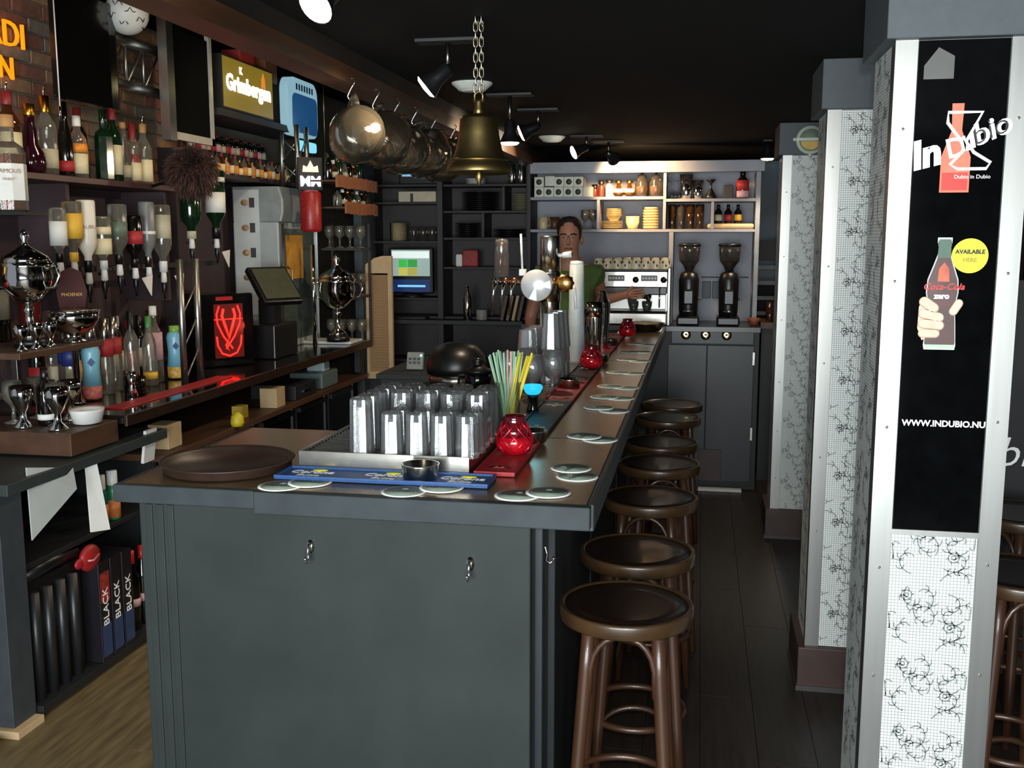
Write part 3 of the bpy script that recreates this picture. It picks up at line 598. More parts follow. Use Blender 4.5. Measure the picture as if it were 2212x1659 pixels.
# ================================================================ things on the ceiling
def ceil_disc(x, y, label):
    o = empty('ceiling_speaker', (x, y, CEZ), label, 'ceiling speaker', 'white round ceiling discs'); MB().lathe([(0,-.030),(.055,-.030),(.060,-.024),(.082,-.006),(.084,0)], 32).build('cover', K('disc_white', 'c9cdc4', .5), o); MB().lathe([(0,-.034),(.040,-.034),(.046,-.030),(.046,-.028)], 24).build('grille', K('disc_white', 'c9cdc4'), o)
ceil_disc(-.925, 4.10, 'white round ceiling disc beside the bell chain'); ceil_disc(-.92, 6.3, 'white round ceiling disc farther back above the bar')
BULB = emis('bulb_warm', 'ffe2b8', 9.0); BULBW = emis('bulb_white', 'fff0d8', 14.0)
def spotlamp(x, y, aim, label, bulb=BULB, power=6, hang=.05, lightcol=(1, .8, .55), plate_=True, z=CEZ):
    o = empty('spot_lamp', (x, y, z), label, 'spot lamp', 'black ceiling spot lamps')
    m = MB(); m.box(-.10 if plate_ else -.03, .10 if plate_ else .03, -.035, .035, -.012, 0); m.build('ceiling_plate', BLACKP, o, .003)
    m = MB(); m.tube([(0,0,-.01),(0,0,-hang)], .008, 8); m.ball((0,0,-hang), .016, 10); m.build('swivel', STEELD, o)
    a = Vector(aim).normalized(); q = a.to_track_quat('Z', 'Y').to_matrix().to_4x4(); M0 = Matrix.Translation((0,0,-hang)) @ q
    m = MB(); m.M = M0; m.lathe([(.014,-.01),(.024,.0),(.026,.045),(.044,.085),(.046,.088),(.043,.086),(.024,.048),(0,.046)], 20); m.build('lamp_housing', BLACKPL, o)
    m = MB(); m.M = M0; m.lathe([(.0,.05),(.020,.052),(.036,.078),(.040,.090),(.030,.097),(0,.100)], 20); m.build('bulb', bulb, o)
    if power:
        p = Vector((x, y, z-hang)) + a*.13; spot('spot_lamp_light', p, p+a, power, lightcol, 110, .03)
spotlamp(-.835, 2.30, (-.30, -.62, -.55), 'black spot lamp with a lit round bulb, top centre, nearest the camera', BULBW, 16)
spotlamp(-.80, 3.20, (-.75, -.1, -.6), 'black spot lamp on a ceiling plate left of the bell chain', BULBW, 20, .09)
spotlamp(-.83, 4.42, (0, 0, -1), 'black spot lamp pointing straight down right of the bell', BULB, 22, .12)
spotlamp(-.79, 4.95, (-.8, -.1, -.35), 'black spot lamp turned sideways, right of the straight-down lamp', BULB, 18, .08)
spotlamp(-.70, 6.25, (-.75, -.3, -.35), 'spot lamp with bright bulb, left one above the coffee shelf', BULBW, 30, .07)
spotlamp(-.60, 6.62, (.35, .9, -.35), 'spot lamp aimed at the grey shelf, right one above the coffee shelf', BULBW, 60, .08, (1, .62, .30))
spotlamp(.40, 6.75, (0, 0, -1), 'small lit ceiling spot beside the far pillar cap', BULB, 24, .03, plate_=False)
# bell on a chain
bl = empty('brass_bell', (-.635, 2.90, 1.885), 'large aged brass bell hanging from the ceiling on a chain', 'bell')
MB().lathe([(.080,.012),(.0935,.0),(.096,.006),(.090,.022),(.078,.036),(.066,.070),(.058,.11),(.054,.152),(.050,.160),(.018,.164),(.014,.172)], 40).build('bell_body', BRASS, bl)
MB().lathe([(.081,.0345),(.083,.037),(.079,.041)], 40).build('rim_bead', BRASS, bl); MB().lathe([(.0785,.006),(.082,.010),(.085,.012)], 40).build('inner_lip', BRASS, bl)
m = MB(); m.tube([(0,0,.16),(0,0,.012)], .004, 6); m.lathe([(.004,.02),(.010,.0),(.012,-.014),(.006,-.022),(.007,-.034),(0,-.036)], 14); m.build('clapper', BRASS, bl)
m = MB(); m.lathe([(.018,.160),(.014,.180),(.011,.200),(.0105,.208)], 14); m.tube([(-.012,0,.20),(-.012,0,.222),(0,0,.23),(.012,0,.222),(.012,0,.20)], .004, 6); m.build('crown_loop', BRASS, bl)
lk = MB().tube([(.006*math.cos(2*PI*k/14), 0, .011*math.sin(2*PI*k/14)+(.004 if math.sin(2*PI*k/14) > 0 else -.004)) for k in range(14)], .0021, 6, closed=True).mesh('chain_link', K('chain_brass', 'c8c0a8', .25, metal=1))
z = .24; i = 0
while z < .43:
    for sx in (-.006, .006):
        o = put('chain_link', lk, bl, loc=(sx*1.4, 0, z), rz=(i % 2)*R(80)+.3)
    z += .021; i += 1
m = MB(); m.tube([(0,0,.435),(0,0,.42),(.012,0,.412),(.012,0,.404)], .003, 6); m.build('ceiling_hook', STEELD, bl)
# hooks and glass mugs hanging from the wooden strip
SHK = MB().tube([(0,0,0),(.010,0,.004),(.014,0,-.006),(.004,0,-.022),(-.006,0,-.038),(-.014,0,-.054),(-.008,0,-.066),(.006,0,-.064),(.012,0,-.052)], .0028, 6).mesh('hanging_hook', CHROME)
MUGG = glass('old_mug_glass', (.86, .80, .70), milk=.035, refl=.32, milkcol=(.42, .36, .26), rough=.08)
def mug_mesh():
    m = MB(); m.lathe([(0,-.006),(.050,-.006),(.060,.0),(.072,.03),(.076,.06),(.068,.095),(.058,.115),(.060,.125),(.056,.125),(.054,.115),(.064,.094),(.071,.06),(.066,.03),(.05,.008),(0,.006)], 24); return m.mesh('mug_bowl', MUGG)
MG = mug_mesh(); MH = MB().tube([(.066,0,.10),(.095,0,.105),(.108,0,.07),(.100,0,.035),(.072,0,.025)], .007, 8).mesh('mug_handle', MUGG)
for i, (y, tilt) in enumerate(((3.30, 18), (3.56, 26), (3.81, 12), (4.06, 22), (4.36, 16))):
    hk = tag(put('hanging_hook', SHK, loc=(-1.155, y, 2.222)), 'bent chrome hook on the wooden strip, %s of the mug hooks' % nth(i, 5), 'hook', 'chrome hooks on the wooden strip')
    o = empty('glass_mug', (-1.155, y, 2.158), 'bulbous old glass mug hanging by its handle, %s of five mugs' % nth(i, 5), 'mug', 'glass mugs hanging above the bar')
    for n, me in (('mug_bowl', MG), ('mug_handle', MH)):
        c = put(n, me, o); c.matrix_local = Matrix.Rotation(R(-55+i*9), 4, 'Z') @ Matrix.Rotation(R(-90-tilt), 4, 'Y') @ Matrix.Scale(1.22, 4) @ Matrix.Translation((-.108, 0, -.07))
bk = empty('steel_bucket', (-1.30, 4.72, 1.985), 'small steel bucket hanging behind the glass mugs', 'bucket'); MB().lathe([(0,0),(.058,0),(.06,.004),(.068,.085),(.070,.088),(.066,.086),(.058,.008),(0,.008)], 28).build('bucket_body', STEEL, bk)
m = MB(); m.tube([(-.066,0,.085),(-.06,0,.18),(0,0,.25),(.06,0,.18),(.066,0,.085)], .003, 6); m.build('bucket_handle', STEELD, bk)
for i, (y, s) in enumerate(((4.72, 1), (5.05, .9), (5.3, .8))):
    tag(put('hanging_hook', SHK, loc=(-1.155, y, 2.222)), 'bent chrome hook on the wooden strip above the %s copper pot' % ('nearest', 'middle', 'farthest')[i], 'hook', 'chrome hooks over the copper pots')
    o = empty('copper_pot', (-1.155, y, 2.055), 'small round copper pot hanging from the wooden strip, %s of three' % ('nearest', 'middle', 'farthest')[i], 'pot', 'hanging copper pots')
    MB().lathe([(0,0),(.03,.002),(.048,.02),(.052,.045),(.044,.07),(.036,.08),(.039,.088),(.034,.086),(.04,.06),(.04,.03),(0,.01)], 22).build('pot_body', COPPER, o)
    m = MB(); m.tube([(-.038,0,.08),(-.03,0,.11),(0,0,.125),(.03,0,.11),(.038,0,.08)], .003, 6); m.build('pot_handle', COPPER, o)
# ================================================================ back bar along the left wall
CZ = 1.0; YAW = R(34)
bb = empty('back_counter', (-2.65, 5.1, CZ), 'glossy black back bar counter top with a brown edge', 'counter')
def part(parent, name, mt, *b, bev=.002):
    m = MB(); m.M = Matrix.Translation(-Vector(parent.location)); m.box(*b); return m.build(name, mt, parent, bev)
GLOSSTOP = K('black_gloss_top', '15120f', .1, var=.3, scale=6, coat=.6)
part(bb, 'counter_slab', GLOSSTOP, -3.06, -2.25, 3.62, 6.70, .965, CZ); part(bb, 'counter_edge', K('edge_brown', '2a1a12', .35, var=.3), -2.249, -2.235, 3.62, 6.70, .955, CZ+.001)
part(bb, 'service_mat', REDMAT, -2.42, -2.33, 3.75, 4.75, CZ, CZ+.005)
part(bb, 'wood_end', WOODB, -3.06, -2.27, 3.30, 3.61, .90, .985)
part(bb, 'bracket', BLACKP, -2.34, -2.30, 6.62, 6.68, .78, .964)
ub = empty('under_counter_shelf', (-2.65, 5.1, .76), 'dark brown ledge below the back bar counter', 'shelf')
part(ub, 'ledge_board', WOODB, -3.06, -2.27, 3.95, 6.70, .735, .765); part(ub, 'ledge_back', BLACKP, -3.06, -3.03, 3.95, 6.70, .766, .96)
for i in range(5):
    y = 4.02+i*.53
    c = empty('bottle_cooler', (-2.65, y, 0), 'black under-counter bottle cooler with steel frame strips, %s from the near end' % ORD[i], 'cooler', 'under-counter coolers')
    m = MB(); m.box(-.40, .27, 0, .52, 0, .73); m.build('cooler_body', BLACKP, c); m = MB(); m.box(.272, .285, .03, .49, .06, .70); m.build('glass_door', BLACKGL, c)
    for yy in (.012, .488): m = MB(); m.box(.272, .292, yy, yy+.02, .04, .72); m.build('door_strip', STEELD, c)
    m = MB(); m.box(.286, .30, .06, .46, .66, .69); m.build('door_handle', STEELD, c)
# things on the ledge
bx = MB(); bx.box(-.05,.05,-.06,.06,0,.11)
for x, y, s, mt, lb in ((-2.36,4.12,1.,WOODP,'small pale cardboard box on the ledge, nearest'), (-2.34,5.25,1.,WOODP,'tan cardboard box on the ledge under the counter'), (-2.36,4.88,.6,K('box_yellow','a08a2c'),'small yellow carton on the dark ledge')):
    o = tag(put('cardboard_box', bx.mesh('cardboard_box', mt), loc=(x, y, .766), bev=.003), lb, 'box'); o.scale = (s, s, s)
pr = empty('receipt_printer', (-2.42, 6.05, .766), 'teal grey receipt printer under the far end of the counter', 'printer'); m = MB(); m.box(-.10,.12,-.14,.14,0,.10); m.build('printer_body', K('printer_teal','5a6a6a',.5), pr, .01); m = MB(); m.box(-.02,.10,-.05,.05,.10,.16); m.build('paper_roll_cover', K('printer_pale','9fb0b0',.5), pr, .01)
dw = empty('cash_drawer', (-2.42, 5.62, .766), 'black metal cash drawer on the ledge beside the printer', 'drawer'); m = MB(); m.box(-.15,.13,-.16,.16,0,.085); m.build('drawer_body', BLACKP, dw, .004); m = MB(); m.box(.131,.137,-.05,.05,.035,.045); m.build('drawer_pull', CHROME, dw)
wcard = tag(MB().cbox((0,0,.07), (.012,.085,.14), rot=Matrix.Rotation(R(8), 3, 'Y')).build('notice_card', WHITEPL, loc=(-2.27, 3.83, .765)), 'white plastic card holder on the corner of the back bar', 'card')
tag(MB().lathe([(.03,0),(.035,.02),(.03,.05),(.012,.07),(0,.072)], 14).build('lemon_squeezer', K('lemon_yellow','b9a81e',.5), loc=(-2.27, 4.66, .766)), 'small yellow lemon-shaped bottle on the ledge', 'bottle')
# brick-wall shelves
us = empty('bottle_shelf', (-2.88, 4.4, 1.97), 'dark plum upper wall shelf carrying the large spirit bottles', 'shelf'); part(us, 'shelf_board', K('shelf_plum','4a3230',.5), -3.06, -2.74, 3.3, 5.05, 1.945, 1.972)
for y in (3.36, 4.15, 5.0): part(us, 'shelf_panel', WALLPLUM, -3.06, -2.80, y, y+.025, 1.37, 1.944)
part(us, 'back_panel', WALLPLUM, -3.065, -3.05, 3.3, 5.4, 1.02, 1.944)
ms = empty('miniature_shelf', (-2.88, 6.0, 2.07), 'dark two-tier shelf carrying rows of miniature bottles', 'shelf')
part(ms, 'lower_board', SHELFDARK, -3.06, -2.72, 5.40, 6.72, 2.045, 2.07); part(ms, 'upper_step', SHELFDARK, -3.06, -2.88, 5.40, 6.72, 2.07, 2.21); part(ms, 'panel_below', WALLPLUM, -3.06, -2.95, 5.40, 6.72, 1.05, 2.044)
# ---- bottles
BM = {}
def bmesh_(kind, H, Rr, mt):
    key = (kind, round(H,3), round(Rr,3), mt.name)
    if key in BM: return BM[key]
    if kind == 'wine': pr = [(Rr*.88,0),(Rr,.008),(Rr,H*.56),(Rr*.93,H*.62),(Rr*.42,H*.76),(Rr*.36,H*.80),(Rr*.36,H*.97),(Rr*.40,H*.975),(Rr*.40,H),(0,H)]
    elif kind == 'square': pr = [(Rr*.9,0),(Rr,.008),(Rr,H*.62),(Rr*.85,H*.68),(Rr*.40,H*.74),(Rr*.38,H),(0,H)]
    elif kind == 'round': pr = [(Rr*.6,0),(Rr*.95,.015),(Rr*1.08,H*.16),(Rr*1.0,H*.30),(Rr*.55,H*.44),(Rr*.5,H*.66),(Rr*.36,H*.72),(Rr*.34,H),(0,H)]
    elif kind == 'slim': pr = [(Rr*.9,0),(Rr,.008),(Rr,H*.45),(Rr*.5,H*.75),(Rr*.42,H),(0,H)]
    else: pr = [(Rr*.9,0),(Rr,.008),(Rr,H*.58),(Rr*.9,H*.66),(Rr*.4,H*.78),(Rr*.38,H),(0,H)]
    n = 8 if kind == 'square' else 18
    BM[key] = MB().lathe(pr, n, smooth=kind != 'square').mesh('bottle', mt); return BM[key]
def bottle(x, y, z, H, Rr, mt, label, kind='std', cap=None, capf=.16, lab=None, spout=False, inv=False, liquid=None, grp=None, name='bottle', cat='bottle', neckw=.44):
    o = tag(put(name, bmesh_(kind, H, Rr, mt), loc=(x, y, z+(H if inv else 0))), label, cat, grp)
    if inv: o.rotation_euler = (PI, 0, 0)
    if liquid:
        lm, lf = liquid; MB().lathe([(Rr*.85,.006),(Rr*.93,.012),(Rr*.93,H*lf),(0,H*lf)], 16).build('liquor', lm, o)
    if cap: MB().lathe([(Rr*neckw,H*(1-capf)),(Rr*neckw*1.03,H*(1-capf)+.002),(Rr*neckw,H+.002),(0,H+.003)], 14).build('cap', cap, o)
    for L in (lab or ()):
        lmt, f0, f1 = L[:3]; q = Rr*1.015; MB().lathe([(q,H*f0),(q,H*f1)], 8 if kind == 'square' else 18, smooth=kind != 'square').build('paper_label', lmt, o)
        for ch in (o.children[-1],): ch.data.polygons[-1].use_smooth = False
    if spout: m = MB(); m.tube([(0,0,H),(0,0,H+.02),(.012,-.008,H+.045)], [.006,.005,.003], 8); m.build('pour_spout', CHROME, o)
    return o
REDL = K('label_red', 'a3282c', .6); ORGL = K('label_orange', 'd8862c', .6, var=.3, scale=40); YELL = K('label_yellow', 'd9ac38', .6); BLUEL = K('label_blue', '23306e', .5); PINKL = K('label_pink', 'c9a0a6', .6); PALEL = K('label_pale', 'b9b296', .6)
CLB = glass('bottle_clear_glass', (.86, .86, .80), milk=.10, refl=.4, milkcol=(.5,.48,.42))
CORK = K('cork', 'a97f4e', .7)
g = 'spirit bottles on the upper shelf'
ZB = 1.973
U = lambda y, H, Rr, mt, lb, **k: bottle(k.pop('x', -2.86), y, ZB, H, Rr, mt, lb, grp=g, **k)
U(3.87, .33, .050, AMBGL, 'amber bottle with pour spout and cream label, far left of the upper shelf', cap=K('cap_red','7c1d22'), lab=[(CREAM,.15,.5)], spout=True, liquid=(AMBERLQ,.5))
U(4.009, .297, .056, PURPLEGL, 'dark purple round-bodied liqueur bottle with gold cap', kind='round', cap=GOLDF)
U(4.119, .345, .046, CLB, 'clear bottle with gold neck foil and pour spout next to the purple bottle', cap=GOLDF, capf=.2, lab=[(PALEL,.1,.34)], spout=True)
U(4.225, .336, .034, DARKGL, 'tall slim black bottle with a red label at its foot', kind='slim', lab=[(REDL,.08,.22)], x=-2.84)
U(4.318, .282, .042, CLB, 'clear bottle with orange label and white cap', cap=WHITEPL, lab=[(CREAM,.08,.40),(ORGL,.42,.56)], x=-2.84)
U(4.418, .331, .040, DARKGL, 'dark bottle with red capsule, left of the green bottle', cap=K('cap_red','7c1d22'), lab=[(PALEL,.2,.45)], x=-2.90)
U(4.502, .333, .044, GREENGL, 'dark green square-shouldered liqueur bottle', kind='square', cap=GREENGL, x=-2.82)
U(4.606, .353, .045, GREENGL, 'green whiskey bottle with cream label and red capsule', cap=K('cap_red','7c1d22'), lab=[(CREAM,.1,.5)], x=-2.84)
U(4.73, .298, .036, CLB, 'slim clear bottle with glass stopper right of the green whiskey', kind='slim', cap=CORK, capf=.1, lab=[(PALEL,.1,.3)])
U(4.817, .30, .040, CLB, 'clear bottle of red liqueur with cream label', cap=K('cap_red','7c1d22'), capf=.3, lab=[(CREAM,.06,.36)], liquid=(REDPL,.5))
U(4.92, .31, .042, CLB, 'clear bottle with wooden stopper and cream label, rightmost on the upper shelf', cap=CORK, capf=.14, lab=[(CREAM,.06,.42)], spout=True)
o = bottle(-2.60, 3.505, 1.80, .36, .062, CLB, 'large whisky bottle with white label cut by the left frame edge', cap=CORK, capf=.12, lab=[(WHITEP,.12,.5)], kind='square', liquid=(AMBERLQ,.6))
text('FAMOUS', .022, K('print_brown','6a3a28'), o, (.040,-.058,.15), rot=(R(90),0,YAW), ext=.0002, name='label_word'); text('FINEST', .014, K('print_brown','6a3a28'), o, (.040,-.058,.12), rot=(R(90),0,YAW), ext=.0002, name='label_word')
stn = tag(MB().box(-.11,.11,-.10,.10,-.012,0).build('bottle_bracket', BLACKP, loc=(-2.62, 3.50, 1.799)), 'small black bracket holding the large whisky bottle at far left', 'bracket')
bottle(-2.68, 3.36, 1.288, .34, .05, DARKGL, 'dark bottle with gold and red neck band below the whisky bracket', cap=GOLDF, capf=.3, lab=[(REDL,.55,.66)])
# ---- miniatures
gm = 'miniature bottles on the two-tier shelf'
mcol = [(AMBGL,'amber'),(CLB,'clear'),(AMBGL,'amber'),(K('mini_pink','b98a78',.3),'pinkish'),(AMBGL,'amber'),(CLB,'clear')]
for i in range(20):
    mt, nm = mcol[(i*5+1) % 6] if i < 15 else ((CLB,'clear'),(DARKGL,'dark'),(CLB,'clear'),(K('mini_pink','b98a78',.3),'pinkish'),(CLB,'clear'))[i-15]
    bottle(-2.79, 5.47+i*.060, 2.071, .125-.02*(i % 3 == 1), .022, mt, 'small %s miniature bottle in the front row, %s' % (nm, nth(i, 20)), cap=(K('cap_red','7c1d22'), GOLDF, BLACKPL)[i % 3], lab=[(CREAM if i % 2 else ORGL,.12,.5)], grp=gm, liquid=(AMBERLQ,.5) if mt is CLB and i < 15 else None)
for i in range(16):
    bottle(-2.96, 5.62+i*.066, 2.211, .115+.01*(i % 2), .023, (DARKGL, GREENGL)[i % 3 == 1], 'small %s miniature bottle in the back row, %s' % ('green' if i % 3 == 1 else 'dark', nth(i, 16)), cap=(BLACKPL, K('cap_red','7c1d22'))[i % 2], lab=[((PALEL, REDL, PINKL)[i % 3],.15,.5)], grp=gm)
# ---- upside-down bottles in optics
go = 'upturned spirit bottles in dispensers'
def optic(x, y, z, lb, cup=WHITEPL):
    o = empty('spirit_dispenser', (x, y, z), 'spirit measure valve under ' + lb, 'dispenser', 'spirit measure valves')
    MB().lathe([(.010,0),(.013,-.004),(.016,-.05),(.011,-.056),(0,-.056)], 14).build('measure_cup', cup, o); MB().lathe([(.012,-.056),(.014,-.062),(.012,-.10),(.006,-.115),(.005,-.14),(0,-.14)], 12).build('valve', BLACKPL, o)
    m = MB(); m.box(-.03, .0, -.006, .006, -.03, -.018); m.build('bracket_arm', STEELD, o)
X = -2.72
for (y, z0, H, Rr, mt, kw, lb) in (
    (3.96, 1.60, .23, .036, CLB, dict(lab=[(WHITEP,.25,.7)], cap=BLACKPL), 'clear upturned bottle with plain white label, leftmost'),
    (4.06, 1.60, .26, .044, CLB, dict(lab=[(YELL,.2,.62)], cap=YELL, capf=.15), 'clear upturned bottle with a bright yellow label'),
    (4.165, 1.55, .32, .042, K('white_bottle','d6d0c2',.35,var=.05), dict(cap=BLACKPL), 'opaque white upturned rum bottle'),
    (4.285, 1.56, .24, .040, CLB, dict(lab=[(CREAM,.2,.34),(CREAM,.42,.72)], cap=WHITEPL), 'clear upturned bottle with two cream labels'),
    (4.415, 1.58, .28, .044, CLB, dict(cap=BLACKPL, lab=[(K('label_greygreen','5a6a5c'),.3,.55)]), 'clear upturned bottle with a faint grey label'),
    (4.55, 1.56, .25, .042, DARKGL, dict(lab=[(REDL,.3,.55)], cap=BLACKPL), 'dark upturned bottle with a red label'),
    (4.675, 1.56, .32, .040, K('grey_bottle','6a6c6c',.3), dict(lab=[(WHITEP,.45,.5)], cap=STEELD), 'grey frosted upturned bottle'),
    (4.815, 1.53, .34, .046, CLB, dict(lab=[(PALEL,.15,.5)], cap=WHITEPL), 'tall clear upturned bottle right of the grey one'),
    (5.125, 1.70, .28, .056, GREENGL, dict(cap=PALEL, capf=.14), 'large dark green upturned bottle under the feather duster'),
    (5.415, 1.70, .38, .056, GREENGL, dict(lab=[(WHITEP,.10,.17),(WHITEP,.32,.62)], cap=BLACKPL), 'large green upturned bottle with white label, rightmost')):
    o = bottle(X, y, z0, H, Rr, mt, lb, inv=True, grp=go, **kw); optic(X, y, z0, 'the ' + lb)
    if 'rum' in lb: text('MALIBU', .022, K('print_brown','6a3a28'), o, (.027,.036,.12), rot=(R(-90),0,-YAW), ext=.0002, name='label_word')
rail = tag(MB().box(-.012,.012,-.80,.80,-.012,.012).build('dispenser_rail', BLACKP, loc=(-2.765, 4.70, 1.56)), 'black rail behind the upturned spirit bottles', 'rail')
for i, (y, z) in enumerate(((4.55, 1.47), (4.86, 1.47), (5.40, 1.585))):
    m = MB(); m.add([(0,-.05,.04),(.0,.045,.05),(.0,.03,-.05),(.004,-.05,.04),(.004,.045,.05),(.004,.03,-.05)], [(0,1,2),(5,4,3),(0,3,4,1),(1,4,5,2),(2,5,3,0)])
    tag(m.build('price_card', WHITEP, loc=(-2.66, y, z)), 'white triangular price card hanging below the upturned bottles, ' + nth(i, 3), 'card', 'white triangular cards')
# ---- bottles on the counter
gc = 'bottles standing on the back counter'
Cb = lambda x, y, H, Rr, mt, lb, **k: bottle(x, y, CZ+.002, H, Rr, mt, lb, grp=gc, **k)
for i, (x, y) in enumerate(((-2.66,3.90),(-2.72,3.96),(-2.64,4.02))):
    Cb(x, y, .345, .036, CLB, 'silver-necked clear bottle with dark blue label, %s of three' % ('left', 'rear', 'right')[i], cap=STEEL, capf=.26, lab=[(BLUEL,.45,.68)], kind='slim', neckw=.6)
for i, (x, y) in enumerate(((-2.64,4.13),(-2.66,4.23))): Cb(x, y, .34, .036, CLB, 'silver-necked clear bottle with red label, %s of two' % ('left', 'right')[i], cap=STEEL, capf=.26, lab=[(REDL,.5,.72)], kind='slim', neckw=.6)
def juice(x, y, H, c1, c2, c3, lb):
    o = empty('juice_bottle', (x, y, CZ+.007), lb, 'bottle', gc); MB().lathe([(.036,0),(.040,.006),(.041,H*.22)], 22).build('fruit_band', c3, o); MB().lathe([(.041,H*.22),(.034,H*.5),(.041,H*.78),(.034,H*.86),(.026,H*.88)], 22).build('bottle_body', c1, o); MB().lathe([(.024,H*.87),(.026,H*.88),(.025,H),(0,H)], 18).build('cap', c2, o); MB().prism([(-.016,H*.62),(0,H*.55),(.016,H*.62),(0,H*.7)], -.0425, -.0415).build('printed_badge', BLUEL, o).rotation_euler.z = YAW
LB = K('juice_lightblue', '6fa9bf', .35, var=.12, scale=14)
juice(-2.60, 3.955, .262, LB, K('cap_darkblue','1c2a62',.4), K('juice_strawberry','b0615a',.4,var=.4,scale=50), 'light blue waisted juice bottle with dark blue cap and red fruit band')
juice(-2.58, 4.64, .262, LB, K('cap_green','6f9a3a',.4), K('juice_mango','c39a4a',.4,var=.4,scale=50), 'light blue waisted juice bottle with green cap and orange fruit band')
Cb(-2.62, 4.31, .36, .034, CLB, 'tall clear bottle with black neck beside the red-labelled bottles', cap=BLACKPL, capf=.28, liquid=(AMBERLQ,.2)); Cb(-2.58, 4.40, .33, .034, CLB, 'clear bottle with a green stopper and yellow sticker', cap=K('cap_green2','3f7a3c',.4), lab=[(YELL,.1,.2)]); Cb(-2.62, 4.515, .37, .040, CLB, 'clear bottle with pale pink label left of the green-capped juice', cap=WHITEPL, lab=[(PINKL,.3,.66)], capf=.12)
tag(MB().lathe([(.045,0),(.047,.004),(.050,.075),(.047,.076),(.044,.01),(0,.01)], 22).build('black_cup', BLACKGL, loc=(-2.52, 4.16, CZ+.001)), 'black cup on the red service mat behind the blue juice bottle', 'cup'); tag(MB().lathe([(.024,0),(.026,.003),(.012,.05),(.014,.06),(.022,.11),(.02,.11),(0,.06)], 18).build('jigger', CHROME, loc=(-2.48, 4.07, CZ+.001)), 'chrome hourglass jigger on the back bar counter', 'jigger')
o = tag(MB().lathe([(.03,0),(.045,.008),(.052,.04),(.046,.075),(.03,.085),(0,.08)], 24, rib=.06).build('tomato_jar', K('tomato_red','b03a22',.25,var=.3), loc=(-2.68, 3.80, CZ)), 'round red tomato-shaped jar left of the blue juice bottle', 'jar')
for i, (mt, nm, H, lb_) in enumerate(((DARKGL,'dark',.30,REDL),(CLB,'clear',.28,PALEL),(GREENGL,'green',.31,CREAM),(AMBGL,'amber',.29,ORGL),(DARKGL,'dark',.32,YELL),(CLB,'clear',.30,WHITEP),(AMBGL,'amber',.31,CREAM),(GREENGL,'green',.28,REDL),(DARKGL,'dark',.30,PALEL),(CLB,'clear',.32,BLUEL))):
    bottle(-2.88, 3.98+i*.105, CZ+.002, H, .036, mt, '%s bottle in the rear row against the plum panel, %s' % (nm, nth(i, 10)), cap=(BLACKPL, GOLDF, WHITEPL, K('cap_red','7c1d22'))[i % 4], lab=[(lb_,.12,.45)], grp='rear row of bottles on the back counter', liquid=(AMBERLQ,.4) if nm == 'clear' else None)
# ---- silver trophies and glasses at the near end
def trophy(x, y, z, s, label, lid=True):
    o = empty('silver_trophy', (x, y, z), label, 'trophy', 'silver trophies'); Z = lambda P: [(r*s, h*s) for r, h in P]
    MB().lathe(Z([(.075,0),(.075,.03),(.06,.04)]), 28).build('trophy_foot', BLACKPL if lid else WOODB, o); MB().lathe(Z([(.06,.04),(.05,.06),(.02,.09),(.016,.16),(.026,.18),(.016,.20)]), 28).build('trophy_stem', CHROME, o)
    MB().lathe(Z([(.016,.20),(.06,.225),(.105,.28),(.118,.33),(.112,.38),(.125,.40),(.108,.395)]), 32).build('trophy_cup', CHROME, o)
    if lid: MB().lathe(Z([(.118,.40),(.10,.43),(.05,.46),(.02,.48),(.012,.50),(.024,.525),(.012,.55),(0,.56)]), 28).build('trophy_lid', CHROME, o)
    for sx in (-1, 1): m = MB(); m.tube([(sx*q*s, 0, h*s) for q, h in ((.11,.37),(.16,.39),(.175,.34),(.15,.29),(.09,.27))], .007*s, 8); m.build('trophy_handle', CHROME, o)
trophy(-2.53, 3.47, 1.288, .80, 'large silver lidded trophy cup at the near left end of the back bar')
trophy(-2.36, 6.37, 1.03, 1.03, 'tall silver lidded trophy on the far end of the back bar counter')
sh = empty('glass_shelf', (-2.6, 3.53, 1.28), 'small wooden shelf above the near end of the counter', 'shelf'); part(sh, 'shelf_board', WOODB, -2.85, -2.42, 3.25, 3.78, 1.262, 1.286); part(sh, 'shelf_post', STEELD, -2.83, -2.80, 3.74, 3.77, .986, 1.261); part(sh, 'shelf_post', STEELD, -2.83, -2.80, 3.27, 3.30, .986, 1.261)
o = empty('silver_bowl', (-2.47, 3.66, 1.287), 'round silver punch bowl on the small wooden shelf', 'bowl'); MB().lathe([(.045,0),(.048,.006),(.02,.02),(.02,.03),(.07,.05),(.095,.09),(.10,.125),(.095,.125),(.088,.09),(0,.045)], 30).build('bowl_cup', CHROME, o); MB().lathe([(.098,.121),(.104,.126),(.098,.130)], 30).build('bowl_rim', CHROME, o)
goblet = MB().lathe([(.034,0),(.035,.004),(.008,.012),(.006,.055),(.012,.07),(.034,.095),(.038,.13),(.034,.165),(.031,.165),(.035,.13),(.03,.1),(0,.075)], 20).mesh('goblet', CLB)
cup2 = MB().lathe([(.036,0),(.037,.006),(.014,.03),(.012,.06),(.026,.08),(.042,.12),(.044,.16),(.040,.16),(.038,.12),(0,.09)], 20).mesh('goblet', CHROME)
for i, (x, y) in enumerate(((-2.36,3.36),(-2.42,3.44),(-2.52,3.38),(-2.50,3.50),(-2.62,3.46),(-2.44,3.56),(-2.60,3.58))):
    tag(put('goblet', cup2 if i in (0, 5, 2) else goblet, loc=(x, y, .987)), '%s goblet on the near end of the back bar, %s' % ('silver' if i in (0, 5, 2) else 'clear glass', ('in front', 'second from the front', 'third from the left', 'in the middle', 'at the rear left', 'beside the white bowl', 'at the rear')[i]), 'goblet', 'goblets at the near end of the back bar')
